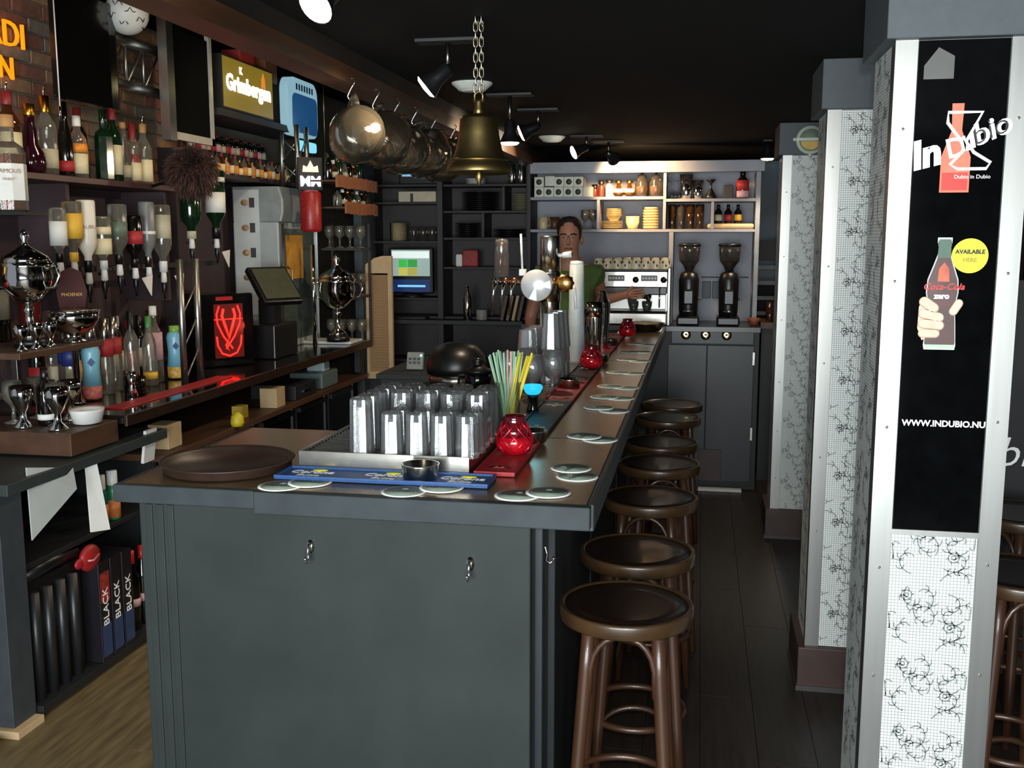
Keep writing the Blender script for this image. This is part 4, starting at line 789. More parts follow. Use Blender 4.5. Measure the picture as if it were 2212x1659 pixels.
for i in range(3): tag(put('goblet', cup2, loc=(-2.46-.0*i, 3.32+i*.085, 1.287)), 'small silver goblet on the wooden shelf under the trophy, ' + nth(i, 3), 'goblet', 'silver goblets on the wooden shelf').scale = (.6,.6,.6)
o = tag(MB().lathe([(.03,0),(.05,.006),(.06,.05),(.062,.06),(.056,.05),(.045,.012),(0,.01)], 24, sy=1.2).build('white_bowl', WHITEPL, loc=(-2.33, 3.50, .987)), 'white bowl at the near end of the back bar', 'bowl')
bottle(-2.47, 3.45, .987, .22, .032, DARKGL, 'dark bottle with small white print beside the white bowl', lab=[(WHITEP,.1,.2)], cap=BLACKPL); bottle(-2.78, 3.62, 1.287, .30, .045, DARKGL, 'dark bottle with grey label behind the silver trophy', lab=[(K('label_grey','6a6454'),.3,.7)]); bottle(-2.72, 3.74, 1.287, .32, .042, K('redbrown_glass','4a1512',.15), 'red brown bottle with yellow label behind the trophy', lab=[(YELL,.62,.70)])
leaf = tag(MB().cbox((0,0,.06),(.004,.10,.12)).build('leaflet', WHITEP, loc=(-2.80, 3.42, 1.288)), 'white leaflet standing behind the silver trophy at far left', 'leaflet')
sgn = empty('shield_sign', (-2.60, 3.85, CZ+.001), 'dark red shield-shaped beer tap sign beside the silver trophy', 'sign', rz=YAW)
MB().prism([(-.05,.41),(.05,.41),(.06,.48),(.04,.56),(0,.58),(-.04,.56),(-.06,.48)], -.006, .006).build('shield_plate', K('shield_darkred','3a0f10',.75), sgn); MB().lathe([(.03,0),(.03,.01),(.014,.02),(.014,.41)], 16).build('stand', CHROME, sgn)
text('PHOENIX', .019, K('print_gold','c89a2c'), sgn, (0, -.008, .465), ext=.0004, name='sign_word')
# ---- trusses
def truss(x, y, z0, z1, label, n_=3):
    o = empty('truss_post', (x, y, z0), label, 'truss', 'aluminium truss posts'); H = z1-z0
    for dx, dy in ((0,0),(.0,.16),(-.14,.08))[:n_]: m = MB(); m.tube([(dx,dy,0),(dx,dy,H)], .0165, 10); m.build('truss_tube', ALU, o)
    n = int(H/.16); m = MB()
    for k in range(n):
        a = k*.16; m.tube([(0,0,a),(0,.16,a+.16)], .005, 6)
        if n_ == 3: m.tube([(0,.16,a+.02),(-.14,.08,a+.16)], .005, 6); m.tube([(-.14,.08,a),(0,0,a+.14)], .005, 6)
    m.build('truss_lacing', ALU, o)
truss(-2.47, 4.52, CZ, 1.60, 'pair of bright aluminium truss tubes rising from the counter before the upturned bottles', 2); truss(-2.565, 6.26, 2.023, 2.42, 'aluminium lattice truss post left of the lit beer signs'); 
t2 = tag(MB().tube([(0,0,0),(0,0,.66)], .015, 10).build('steel_pole', CHROME, loc=(-2.50, 6.31, CZ)), 'slim chrome pole beside the cooler door', 'pole')
o = empty('truss_beam', (-2.78, 4.70, 2.44), 'horizontal aluminium truss beam with a football on top', 'truss')
for dz in (0, .21): m = MB(); m.tube([(0,-.3,dz),(0,.27,dz)], .026, 12); m.build('truss_tube', ALU, o)
m = MB()
for k in range(3): m.tube([(0,-.2+k*.16,0),(0,-.2+k*.16,.21)], .007, 6); m.tube([(0,-.2+k*.16,0),(0,-.04+k*.16,.21)], .007, 6)
m.build('truss_lacing', ALU, o)
fb = empty('football', (-2.70, 4.56, 2.755), 'white signed football resting on the truss above the bottles', 'ball'); MB().ball((0,0,0), .10, 24).build('ball_skin', K('ball_white','c9cac4',.5,var=.05), fb)
m = MB()
for k in range(22):
    a = k*2.4; zz = -.07+.0065*k; rr = math.sqrt(max(0,.0102-zz*zz)); m.tube([(rr*math.cos(a+j*.12), rr*math.sin(a+j*.12), zz+.012*math.sin(j*2.1+k)) for j in range(5)], .0022, 4)
m.build('pen_scribble', BLACKPL, fb)
# ---- dark screens, panels and lit signs above
s1 = empty('hanging_screen', (-2.72, 4.33, 2.50), 'large black curved screen hanging above the spirit bottles', 'screen')
m = MB(); pts = [(0,-.30),(0,.10),(-.01,.17),(-.035,.22)]
vs = []
for i, (x, y) in enumerate(pts): vs += [(x,y,-.20-.0*i),(x,y,.27),(x-.03,y,-.20),(x-.03,y,.27)]
fs = []
for i in range(3): a = i*4; b = a+4; fs += [(a,b,b+1,a+1),(a+2,a+3,b+3,b+2),(a+1,b+1,b+3,a+3),(a,a+2,b+2,b)]
fs += [(0,1,3,2),(12,14,15,13)]; m.add(vs, fs); m.build('screen_panel', K('screen_black','0b0a0a',.15,coat=.3), s1)
m = MB(); m.tube([(.004,-.31,.27),(.004,-.31,-.24)], .003, 6); m.build('hanging_wire', WHITEPL, s1)
m = MB(); m.tube([(.002,-.31,-.24),(.002,-.31,-.30)], .006, 6); m.build('wire_weight', CHROME, s1)
s2 = empty('chalkboard', (-2.70, 5.12, 2.50), 'black chalkboard in a wide aluminium frame', 'chalkboard'); s2.scale.y = .8
m = MB(); m.box(-.01, 0, -.215, .29, -.25, .27); m.build('board_surface', K('chalk_black','070707',.95,spec=.1), s2)
m = MB(); m.box(-.03, .02, -.30, -.216, -.30, .36); m.build('frame_stile', ALU, s2); m = MB(); m.box(-.015, .01, .291, .33, -.29, .30); m.build('frame_stile', K('frame_tan','a9a49a',.4), s2); m = MB(); m.box(-.015, .01, -.215, .33, -.29, -.251); m.build('frame_rail', K('frame_tan','a9a49a'), s2)
gs = empty('lit_gold_sign', (-2.70, 5.86, 2.60), 'lit golden beer sign with glowing white lettering', 'sign')
m = MB(); m.box(-.06, -.002, -.34, .36, -.16, .14); m.build('sign_case', BLACKP, gs); m = MB(); m.box(-.001, .002, -.33, .35, -.15, .13); m.build('sign_face', emis('gold_glow','8a7424',.55), gs)
text('Grimbergen', .125, emis('sign_white','fff6d0',3.0), gs, (.004, .01, -.01), rot=(R(90),0,R(90)), ext=.002, name='sign_word', bold=.004)
text("K", .06, emis('sign_white','fff6d0',3.0), gs, (.004, -.10, .075), rot=(R(90),0,R(90)), ext=.002, name='sign_word')
m = MB(); m.M = Matrix.Rotation(R(90), 4, 'Z'); m.prism([(.18,.02),(.24,.02),(.235,.07),(.21,.115),(.185,.07)], -.005, -.0035); m.build('sign_flame', emis('flame_orange','c9762c',1.0), gs)
bs = empty('lit_blue_sign', (-2.66, 6.62, 2.55), 'lit blue and white shield-shaped beer sign', 'sign'); m = MB(); m.M = Matrix.Rotation(R(90), 4, 'Z')
def rr_(x0, x1, z0, z1, r, n=5):
    p = []
    for cx, cz, a0 in ((x1-r,z0+r,-90),(x1-r,z1-r,0),(x0+r,z1-r,90),(x0+r,z0+r,180)):
        for k in range(n+1): a = R(a0+90*k/n); p.append((cx+r*math.cos(a), cz+r*math.sin(a)))
    return p
m.prism(rr_(-.25,.26,-.17,.20,.09), -.0, .06); m.build('sign_case', emis('sign_paleblue','8fb6c4',.7), bs)
m = MB(); m.M = Matrix.Rotation(R(90), 4, 'Z'); m.prism(rr_(-.19,.24,-.15,.10,.05), -.006, -.001); m.build('sign_face', emis('sign_blue','1f4f7c',.6), bs)
m = MB(); m.M = Matrix.Rotation(R(90), 4, 'Z'); m.prism(rr_(-.10,.20,-.265,-.20,.02), -.01, .02); m.build('sign_foot', emis('sign_cyan','7fd0e8',1.0), bs)
for k in range(7): m = MB(); m.box(.001, .004, -.12+k*.045, -.10+k*.045, .125, .165); m.build('sign_letter', K('print_navy','1c3350'), bs)
point('blue_sign_light', (-2.45, 6.6, 2.5), .5, (.5,.8,1)); point('gold_sign_light', (-2.45, 5.86, 2.6), .6, (1,.85,.4))
for i, (y, z, mt, d, lb) in enumerate(((5.95, 2.74, K('box_red','8a2420',.6), (.12,.20,.16), 'red carton stored above the golden sign'), (6.30, 2.80, K('box_brown','6b3f1c',.6), (.12,.18,.22), 'brown carton stored above the golden sign'))):
    tag(MB().cbox((0,0,0), d).build('carton', mt, loc=(-2.80, y, z), bev=.004), lb, 'carton')
cb2 = tag(MB().box(-.18,.12,-.45,.95,-.04,0).build('sign_board', SHELFDARK, loc=(-2.80, 5.9, 2.43)), 'dark board below the lit golden sign', 'board')
ng = empty('neon_lettering', (-3.03, 4.05, 2.56), 'orange glowing neon letters on the brick wall at top left', 'neon sign')
NEO = emis('neon_orange','ff8a0a',1.35)
text('BACARDI', .16, NEO, ng, (.0, .21, .03), rot=(R(90),0,R(90)), ext=.006, name='neon_word', align='RIGHT', bold=-.001); text('LEMON', .14, NEO, ng, (.0, .12, -.12), rot=(R(90),0,R(90)), ext=.006, name='neon_word', align='RIGHT', bold=-.001)
# feather duster
fd = empty('feather_duster', (-2.52, 4.78, 1.93), 'bushy black brown feather duster hanging over the upturned bottles', 'feather duster'); m = MB(); rf = random.Random(5)
for k in range(2600):
    a = rf.uniform(0, 6.283); u = rf.uniform(-1, 1); rr = math.sqrt(1-u*u); d = Vector((rr*math.cos(a)*.115, rr*math.sin(a)*.145, u*.125)); b0 = d*.35; t_ = d*rf.uniform(.7,1.25)+Vector((0,0,-.03)); sd = Vector((rf.uniform(-1,1),rf.uniform(-1,1),rf.uniform(-1,1))).normalized()*.010; md_ = (b0+t_)/2+sd*1.5+Vector((0,0,.012))
    m.add([b0-sd*.4, md_-sd, t_, md_+sd], [(0,1,2,3)])
o = m.build('feathers', K('feather_brown','3d251c',.8,var=.5,scale=30), fd); o.location = (0,0,.12); o['kind'] = 'stuff'
MB().tube([(0,.0,.10),(-.228,.0,.03)], .009, 8).build('handle', BLACKPL, fd)
# ---- till, neon-lit dispenser, cooler
nd = empty('red_lit_dispenser', (-2.62, 5.20, CZ+.001), 'black drinks dispenser with glowing red emblem', 'dispenser', rz=R(-34)); m = MB(); m.box(-.13,.10,-.16,.16,0,.40); m.build('dispenser_body', BLACKGL, nd, .01)
NR = emis('neon_red','ff1a12',4.0); m = MB()
def U_(pts): return [(.106, y, z) for y, z in pts]
m.tube(U_([(-.075,.17),(-.07,.12),(-.045,.075),(0,.06),(.045,.075),(.07,.12),(.075,.17)]), .005, 6); m.tube(U_([(-.055,.335),(-.072,.29),(-.068,.24),(-.035,.17),(.02,.10)]), .005, 6); m.tube(U_([(.055,.335),(.072,.29),(.068,.24),(.035,.17),(-.02,.10)]), .005, 6); m.tube(U_([(-.03,.32),(-.04,.28),(-.02,.22),(.0,.16),(.02,.22),(.04,.28),(.03,.32)]), .008, 6); m.tube(U_([(-.02,.12),(0,.16),(.02,.12),(0,.085)]), .006, 6, closed=True); m.tube(U_([(-.085,.262),(.085,.262)]), .003, 6); m.build('red_emblem', NR, nd)
m = MB(); m.box(.101, .104, -.085, .09, .05, .345); m.build('emblem_panel', emis('red_dim','5a0808',.6), nd); point('red_emblem_light', (-2.44, 5.20, 1.22), .35, (1,.1,.06))
m = MB(); m.box(.101,.104,-.07,.03,.365,.385); m.build('red_lettering_strip', emis('red_dim2','a01414',.5), nd)
ti = empty('till_terminal', (-2.52, 5.66, CZ+.001), 'black touch-screen till with tilted grey screen', 'till'); m = MB(); m.box(-.16,.10,-.17,.17,0,.20); m.build('till_base', BLACKPL, ti, .008); m = MB(); m.box(-.05,.05,-.05,.05,.20,.34); m.build('till_neck', BLACKPL, ti)
rt = Matrix.Rotation(R(-32), 3, 'Z') @ Matrix.Rotation(R(-42), 3, 'Y'); m = MB(); m.cbox((.04,-.02,.42), (.04,.27,.27), rot=rt); sc_ = m.build('screen_housing', BLACKPL, ti, .008)
m = MB(); c = Vector((.04,-.02,.42)) + rt @ Vector((.026,0,0)); m.cbox(tuple(c), (.002,.235,.225), rot=rt); m.build('touch_screen', K('till_screen','4a4c3c',.25), ti)
co = empty('drinks_cooler', (-2.75, 6.32, CZ+.001), 'grey countertop drinks cooler with rounded header and glass door', 'cooler')
m = MB(); m.box(-.15,.15,-.32,.32,0,.80); m.build('cooler_body', K('cooler_grey','9aa0a0',.45,var=.06), co, .006)
m = MB(); m.M = Matrix.Translation((0,-.32,0)); 
poly = [(-.15,.80),(.17,.80),(.185,.86),(.185,.94),(.16,1.02),(-.15,1.02)]; n = len(poly); m.add([(x,0,z) for x, z in poly]+[(x,.64,z) for x, z in poly], [tuple(range(n)), tuple(range(2*n-1,n-1,-1))]+[(i,i+n,(i+1)%n+n,(i+1)%n) for i in range(n)]); m.build('header_box', K('cooler_header','7f8686',.4), co, .008)
m = MB(); m.box(.151,.156,-.27,.29,.05,.76); m.build('glass_door', K('door_glass_dim','4a5450',.12,coat=.4), co); m = MB(); m.box(.150,.168,-.31,-.272,.02,.79); m.build('door_frame', ALU, co); m = MB(); m.box(.150,.168,.292,.315,.02,.79); m.build('door_frame', ALU, co); m = MB(); m.tube([(.17,-.24,.30),(.20,-.24,.32),(.20,-.24,.50),(.17,-.24,.52)], .006, 6); m.build('door_handle', ALU, co)
m = MB(); m.box(.157,.160,-.22,.05,.44,.72); m.build('yellow_sticker', K('sticker_amber','b8812a',.5,var=.3,scale=14), co)
m = MB(); m.box(-.14,.03,-.3235,-.3215,.22,1.0); m.build('price_poster', K('poster_grey','b9bdbd',.6,var=.05), co)
for k in range(4):
    z = .92-.155*k
    m = MB(); m.M = Matrix.Translation((-.065,-.325,z)) @ Matrix.Rotation(R(90),4,'X'); m.lathe([(.025,0),(.025,.001)], 14, sy=.8); m.build('poster_picture', K('poster_tan','b08a5c',.6,var=.4,scale=60), co); m = MB(); m.box(-.035,.0,-.3252,-.3240,z-.03,z+.03); m.build('poster_mark', K('poster_dark','3a3c3c'), co)
text('en', .085, BLK, co, (-.085,-.325,.275), ext=.0004, name='poster_word')
wt = tag(MB().box(-.20,.16,-.14,.10,0,.02).build('white_drip_tray', WHITEPL, loc=(-2.43, 6.50, CZ+.001), bev=.006), 'flat white tray under the far silver trophy', 'tray')
tb = [o for o in bpy.data.objects if o.name.startswith('silver_trophy') and o.location.y > 6][0]; tb.location.z = CZ+.022
# lit MM sign on a red shade
mm = empty('lit_tap_sign', (-2.42, 6.10, 1.74), 'small lit black sign with white letters above a red column', 'sign'); MB().lathe([(.058,0),(.066,.02),(.066,.24),(.05,.258)], 24).build('red_column', K('red_glitter','8f1c1c',.4,var=.5,scale=120), mm)
m = MB(); m.cbox((0,0,.36), (.03,.15,.20), rot=Matrix.Rotation(R(-56),3,'Z')); m.build('sign_case', BLACKP, mm); text('MM', .085, emis('mm_white','f2eaff',2.6), mm, (.012,-.020,.31), rot=(R(90),0,YAW), ext=.002, name='sign_word', bold=.003)
m = MB(); m.M = Matrix.Translation((.013,-.02,.37)) @ Matrix.Rotation(YAW,4,'Z'); m.prism([(-.05,0),(.05,0),(.045,.04),(.02,.03),(0,.07),(-.02,.03),(-.045,.04)], -.003, .0); m.build('sign_crown', emis('mm_gold','ffd9a0',1.8), mm)
# glass rack
gr = empty('glass_rack', (-2.40, 6.62, CZ), 'dark open rack with stemmed glasses behind the far trophy', 'rack')
for z in (.30, .62): m = MB(); m.box(-.12,.16,-.10,.10,z,z+.015); m.build('rack_shelf', SHELFDARK, gr)
for sx in (-.12, .145): m = MB(); m.box(sx,sx+.015,.085,.10,0,.80); m.build('rack_post', SHELFDARK, gr)
for r, z in enumerate((.001, .316, .636)):
    for c in range(4): tag(put('goblet', goblet, loc=(-2.49+c*.073, 6.60, CZ+z)), 'stemmed glass on the dark rack, %s on the %s level' % (nth(c, 4), ('bottom', 'middle', 'top')[r]), 'goblet', 'stemmed glasses on the dark rack').scale = (.9,.9,.9)
# wooden crate shelves with bottles
bp_ = slab('wall_partition', K('partition_grey','3c4446',.7), -2.42, -2.36, 6.9, 7.2, 0, 2.85)
for r, (z, y0, y1) in enumerate(((2.06, 6.06, 6.88), (1.90, 6.22, 6.88))):
    s = empty('wooden_crate_shelf', (-2.24, y0, z), 'orange slatted wooden shelf hung from wires, %s of two' % ('upper', 'lower')[r], 'shelf', 'slatted wooden shelves')
    m = MB(); m.box(-.16,.0,0,y1-y0,-.01,0); m.build('shelf_board', WOODB, s)
    n = int((y1-y0)/.05); sl = MB().box(0,.012,0,.046,-.045,.03).mesh('slat', WOODO)
    for k in range(n): put('slat', sl, s, loc=(rnd.uniform(0,.003), k*.05, rnd.uniform(-.004,.004)))
    for yy in (.05, y1-y0-.05): m = MB(); m.tube([(-.08,yy,0),(-.08,yy,(2.86-z) if r == 0 else .115)], .003, 5); m.build('hanging_wire', STEELD, s)
    for k in range(7):
        mt, nm = ((DARKGL,'dark'),(CLB,'clear'),(GREENGL,'green'),(AMBGL,'amber'))[(k*3+r) % 4]
        bottle(-2.32, y0+.09+k*.095, z+.001, (.17,.13,.21,.15)[(k+r) % 4] if r == 0 else .115, .028, mt, '%s bottle on the %s slatted wooden shelf, %s' % (nm, ('upper','lower')[r], nth(k, 7)), cap=(BLACKPL, WHITEPL, GOLDF)[k % 3], lab=[(PALEL,.2,.45)] if k % 2 else None, grp='bottles on the slatted wooden shelves')
# louvred saloon door leaf
sd = empty('saloon_door', (-2.20, 6.78, .72), 'pale wooden louvred saloon door leaf with a curved top', 'saloon door')
m = MB(); m.box(-.095,-.075,-.015,.015,0,.80); m.build('stile', WOODP, sd); m = MB(); m.box(.065,.095,-.015,.015,0,.86); m.build('stile', WOODP, sd); m = MB(); m.prism([(-.095,.74),(.065,.74),(.095,.86),(.03,.86),(-.03,.845),(-.095,.80)], -.0155, .0145); m.build('curved_top_rail', WOODP, sd); m = MB(); m.box(-.075,.065,-.015,.015,0,.05); m.build('bottom_rail', WOODP, sd)
sl = MB().cbox((0,0,0), (.14,.004,.026), rot=Matrix.Rotation(R(35),3,'X')).mesh('louvre_slat', K('louvre_wood','b08e68',.6))
for k in range(33): put('louvre_slat', sl, sd, loc=(-.005, 0, .06+k*.0205))
# ---- near end, low: radiator-like ribbed crate, papers, cartons
lw = empty('low_cabinet', (-2.65, 3.3, 0), 'dark grey low cabinet at the near end of the back bar', 'cabinet')
part(lw, 'cabinet_top', K('cabinet_top_grey','2f3534',.5), -3.06, -2.24, 2.90, 3.93, .85, .89); part(lw, 'end_post', K('post_grey','33383c',.5), -2.42, -2.28, 2.90, 3.02, .03, .849); part(lw, 'post_foot', WOODP, -2.44, -2.25, 2.88, 3.02, 0, .028); part(lw, 'middle_shelf', BLACKP, -3.0, -2.30, 3.03, 3.93, .545, .565); part(lw, 'bottom_board', BLACKP, -3.0, -2.26, 3.03, 3.93, .02, .05); part(lw, 'rear_panel', BLACKP, -3.06, -3.01, 2.90, 3.93, 0, .849)
rc = empty('ribbed_crate', (-2.45, 3.20, .051), 'black ribbed plastic crate in the low cabinet', 'crate'); m = MB(); m.box(-.20,.14,-.14,.16,0,.44); m.build('crate_body', BLACKPL, rc)
rb = MB(); rb.lathe([(.02,0),(.02,.40)], 10); rb = rb.mesh('rib', K('crate_rib','1d1e20',.4))
for k in range(4): put('rib', rb, rc, loc=(.145, -.12+k*.075, 0))
m = MB(); m.tube([(.12,-.14,.46),(.13,.0,.475),(.12,.16,.46)], .028, 8); m.build('crate_lip', BLACKPL, rc)
cc = [('red-topped black carton with white lettering, left of three', 3.44), ('blue-based black carton with vertical lettering, middle of three', 3.52), ('black carton with white vertical lettering, right of three', 3.60)]
for i, (lb, y) in enumerate(cc):
    c = empty('drink_carton', (-2.36, y, .051), lb, 'carton', 'black drink cartons in the low cabinet'); m = MB(); m.box(-.10,.10,-.035,.035,0,.40); m.build('carton_body', K('carton_black','161318',.4), c, .002); m = MB(); m.box(.101,.102,-.03,.03,.02,.15); m.build('printed_base', K('carton_blue','2a3a5c',.5), c)
    m = MB(); m.box(.101,.102,-.03,.03,.24,.36); m.build('printed_top', K('carton_red','8a2a22',.5,var=.6,scale=40), c) if i == 0 else None
    text('BLACK', .05, WHI, c, (.1025, 0, .22), rot=(R(90), R(-90), R(90)), ext=.0004, name='printed_word')
for i, y in enumerate((3.70, 3.76, 3.84)): bottle(-2.34, y, .051, .34, .032, DARKGL, 'dark bottle with pink label at the back of the low cabinet, ' + nth(i, 3), lab=[(PINKL,.3,.4)], cap=REDPL, grp='dark bottles in the low cabinet')
for i, (y, mt) in enumerate(((3.555, K('clean_teal','1f5a52',.35)), (3.64, K('clean_green','1f6a44',.35)))):
    o = bottle(-2.33, y, .566, .20, .028, mt, 'cleaning spray bottle with white cap and orange label, %s of two' % ('left','right')[i], cap=WHITEPL, capf=.28, lab=[(K('label_peach','c8763c',.5,var=.3,scale=40),.05,.42)], neckw=.75, grp='cleaning bottles')
w1 = tag(MB().add([(0,-.10,.24),(.02,.13,.19),(.0,-.095,-.02),(.03,.13,.11),(-.004,-.10,.24),(.016,.13,.19),(-.004,-.095,-.02),(.026,.13,.11)], [(0,2,3,1),(4,5,7,6),(0,1,5,4),(1,3,7,5),(3,2,6,7),(2,0,4,6)]).build('folded_menu', K('menu_grey','a9aeac',.6,var=.05), loc=(-2.26, 3.13, .68)), 'white folded paper menu hanging on the low cabinet', 'menu')
w2 = tag(MB().add([(0,-.02,.27),(.02,.02,.28),(0,-.01,0),(.03,.07,-.01),(-.004,-.02,.27),(.016,.02,.28),(-.004,-.01,0),(.026,.07,-.01)], [(0,2,3,1),(4,5,7,6),(0,1,5,4),(1,3,7,5),(3,2,6,7),(2,0,4,6)]).build('paper_sheet', WHITEP, loc=(-2.27, 3.40, .585)), 'curved white paper sheet hanging beside the cleaning bottles', 'paper')
lp = empty('red_lips_cushion', (-2.29, 3.38, .48), 'small red lips-shaped leather pouch hanging on the low cabinet', 'pouch'); m = MB(); m.ball((0,.02,0), .062, 16, sz=.85); m.ball((0,-.045,-.004), .030, 12, sz=.7); o = m.build('pouch_body', K('lips_red','8f1b1f',.45), lp); o.scale = (.4,1,1)
m = MB(); m.tube([(.028,-.03,.005),(.03,.0,-.002),(.028,.04,.010)], .004, 6); m.build('pouch_seam', K('seam_pink','c98a84'), lp)
tag(MB().lathe([(0,0),(.03,.004),(.05,.03),(.03,.05),(0,.055)], 10, rib=.2).build('crumpled_paper', WHITEP, loc=(-2.28, 2.76, 0)), 'crumpled white paper on the floor at bottom left', 'paper')
# ================================================================ far wall: grey shelf unit with coffee things
FY = 7.0
fw = empty('grey_shelf_unit', (-.4, FY, 1.12), 'tall grey painted wall shelf unit above the coffee counter', 'shelf unit')
part(fw, 'back_panel', SHELFGREY, -1.17, .37, 7.30, 7.33, 1.12, 2.21)
part(fw, 'top_fascia', SHELFGREY, -1.17, .40, FY-.02, FY+.01, 2.14, 2.215); part(fw, 'top_board', SHELFGREY, -1.17, .37, FY+.011, 7.30, 2.19, 2.21)
part(fw, 'upper_shelf', SHELFGREY, -1.17, -.26, FY, 7.30, 1.962, 1.982); part(fw, 'upper_shelf', SHELFGREY, -.24, .35, FY, 7.30, 1.945, 1.965)
part(fw, 'lower_shelf', SHELFGREY, -1.17, .35, FY, 7.30, 1.742, 1.762)
part(fw, 'divider', SHELFGREY, -.26, -.24, FY, 7.30, 1.763, 2.139); part(fw, 'divider', SHELFGREY, -.71, -.69, FY, 7.30, 1.763, 1.961); part(fw, 'divider', SHELFGREY, .06, .08, FY, 7.30, 1.763, 1.944)
part(fw, 'divider', SHELFGREY, -.215, -.185, FY, 7.30, 1.12, 1.741); part(fw, 'side_board', SHELFGREY, .35, .38, FY, 7.33, 1.12, 2.139); part(fw, 'side_board', SHELFDARK, -1.19, -1.17, FY, 7.33, 1.12, 2.21)
fc = empty('coffee_counter', (-.4, 6.9, 0), 'black coffee counter with cabinet doors below the grey shelf unit', 'counter')
part(fc, 'counter_slab', K('counter_slate','2a2c2c',.3), -1.20, .40, 6.80, 7.33, 1.085, 1.12); part(fc, 'drawer_band', CABBLACK, -.18, .36, 6.86, 6.88, 1.0, 1.084); part(fc, 'cabinet_body', BLACKP, -1.20, .40, 6.90, 7.33, 0, 1.08)
for i, (a, b) in enumerate(((-.20, .055), (.06, .365))):
    d = part(fc, 'cabinet_door', CABBLACK, a, b, 6.87, 6.895, .06, .99)
for z in (.86, .35): part(fc, 'hinge', STEEL, .355, .372, 6.862, 6.87, z, z+.09)
part(fc, 'brown_kick_patch', PLINTH, .02, .17, 6.862, 6.869, .06, .28); part(fc, 'white_floor_strip', WHITEPL, .02, .31, 6.80, 6.86, .002, .02)
for i, x in enumerate((-.085, .045, .183)):
    m = MB(); m.M = Matrix.Translation(Vector((x, 6.86, 1.06))-Vector(fc.location)) @ Matrix.Rotation(R(90),4,'X'); m.lathe([(.028,0),(.033,.008),(.022,.016),(0,.010)], 20); m.build('round_pull', K('pull_brass','c9b98a',.15,metal=1), fc)
# white boxes with round windows
for i, (x, z) in enumerate([(-1.115+k*.068, 1.983) for k in range(6)]+[(-1.115, 2.052),(-1.04, 2.058),(-.975, 2.052),(-.907, 2.052),(-.84, 2.052)]):
    b = empty('white_box', (x, 7.08, z), 'white box with a round dark window, %s in the %s row' % ((nth(i, 6), 'lower') if i < 6 else (nth(i-6, 5), 'upper')), 'box', 'white boxes on the upper shelf'); m = MB(); m.box(-.033,.033,-.05,.10,0,.068); m.build('box_body', K('box_offwhite','c4c6b8',.6), b, .002)
    if i not in (5, 7): m = MB(); m.M = Matrix.Translation((0,-.051,.034)) @ Matrix.Rotation(R(90),4,'X'); m.lathe([(.020,0),(.020,.001)], 18); m.build('round_window', K('box_window','3a3f33',.5,var=.5,scale=60), b)
def simple(name, prof, mt, loc, label, cat, grp=None, n=20, **k): return tag(MB().lathe(prof, n, **k).build(name, mt, loc=loc), label, cat, grp)
JY = 7.10; z1 = 1.983
bottle(-.79, JY, z1, .055, .022, REDPL, 'tiny red jar right of the white boxes', cap=REDPL, lab=[(REDL,.1,.6)]); bottle(-.735, JY, z1, .085, .022, K('jar_darkred','5a1a16',.3), 'small dark red spice jar', cap=BLACKPL, capf=.3, neckw=.9); bottle(-.69, JY, z1, .115, .022, K('jar_brownred','5a2a1c',.3), 'tall brown spice jar', cap=BLACKPL, capf=.25, neckw=.9); bottle(-.635, JY, z1, .115, .027, K('jar_white','c9bfae',.4), 'white canister between spice jars', cap=BLACKPL, neckw=.9)
for i, x in enumerate((-.57, -.495)): o = bottle(x, JY, z1, .11, .036, AMBGL, 'amber preserve jar with label, %s' % ('left','right')[i], cap=GOLDF, neckw=.6, lab=[(CREAM,.15,.5)], kind='round', cat='jar')
for i, x in enumerate((-.41, -.315)):
    o = empty('glass_storage_jar', (x, JY, z1), 'large glass storage jar with stopper, %s of two' % ('left','right')[i], 'jar', 'large glass storage jars'); MB().lathe([(.042,0),(.046,.006),(.047,.09),(.034,.115),(.036,.125),(.032,.125),(.043,.09),(.04,.008),(0,.008)], 22).build('jar_body', SMOKE, o); MB().lathe([(0,.125),(.034,.125),(.028,.145),(.012,.150),(.014,.162),(0,.165)], 18).build('jar_stopper', SMOKE, o); MB().lathe([(.040,.008),(.043,.07),(0,.072)], 18).build('jar_contents', K('jar_nuts','9a6a48',.7,var=.4,scale=60), o)
zr = 1.966; wg = MB().lathe([(.030,.125),(.032,.122),(.006,.115),(.005,.06),(.02,.05),(.032,.02),(.028,0),(.026,0),(.029,.02),(0,.045)], 18).mesh('wine_glass', CLEAR)
for i, x in enumerate((-.205, -.155)): tag(put('wine_glass', wg, loc=(x, JY, zr)), 'upturned stemmed glass beside the steel tumblers, ' + ('left','right')[i], 'glass', 'upturned stemmed glasses, right shelf')
simple('steel_tumbler', [(.032,0),(.034,.004),(.046,.165),(.044,.165),(.03,.01),(0,.01)], CHROME, (-.11, JY, zr), 'tall steel mixing tumbler on the right upper shelf', 'tumbler'); simple('steel_tumbler', [(.028,0),(.03,.004),(.038,.125),(.036,.125),(.026,.01),(0,.01)], CHROME, (-.03, JY, zr), 'shorter steel mixing tumbler on the right upper shelf', 'tumbler')
simple('dark_funnel', [(.042,0),(.036,.02),(.008,.07),(.007,.10),(.03,.125),(.032,.13),(0,.128)], BLACKPL, (.055, JY, zr), 'black funnel-shaped jigger stand on the right upper shelf', 'jigger stand')
tag(MB().box(-.032,.032,-.03,.03,0,.09).build('dark_tin', SHELFDARK, loc=(.17, JY, zr), bev=.004), 'dark square tin left of the red-labelled bottle', 'tin')
bottle(.265, JY, zr, .185, .042, DARKGL, 'dark bottle with large red and white label, right end of the top shelf', cap=BLACKPL, lab=[(REDL,.3,.66),(PINKL,.04,.28)])
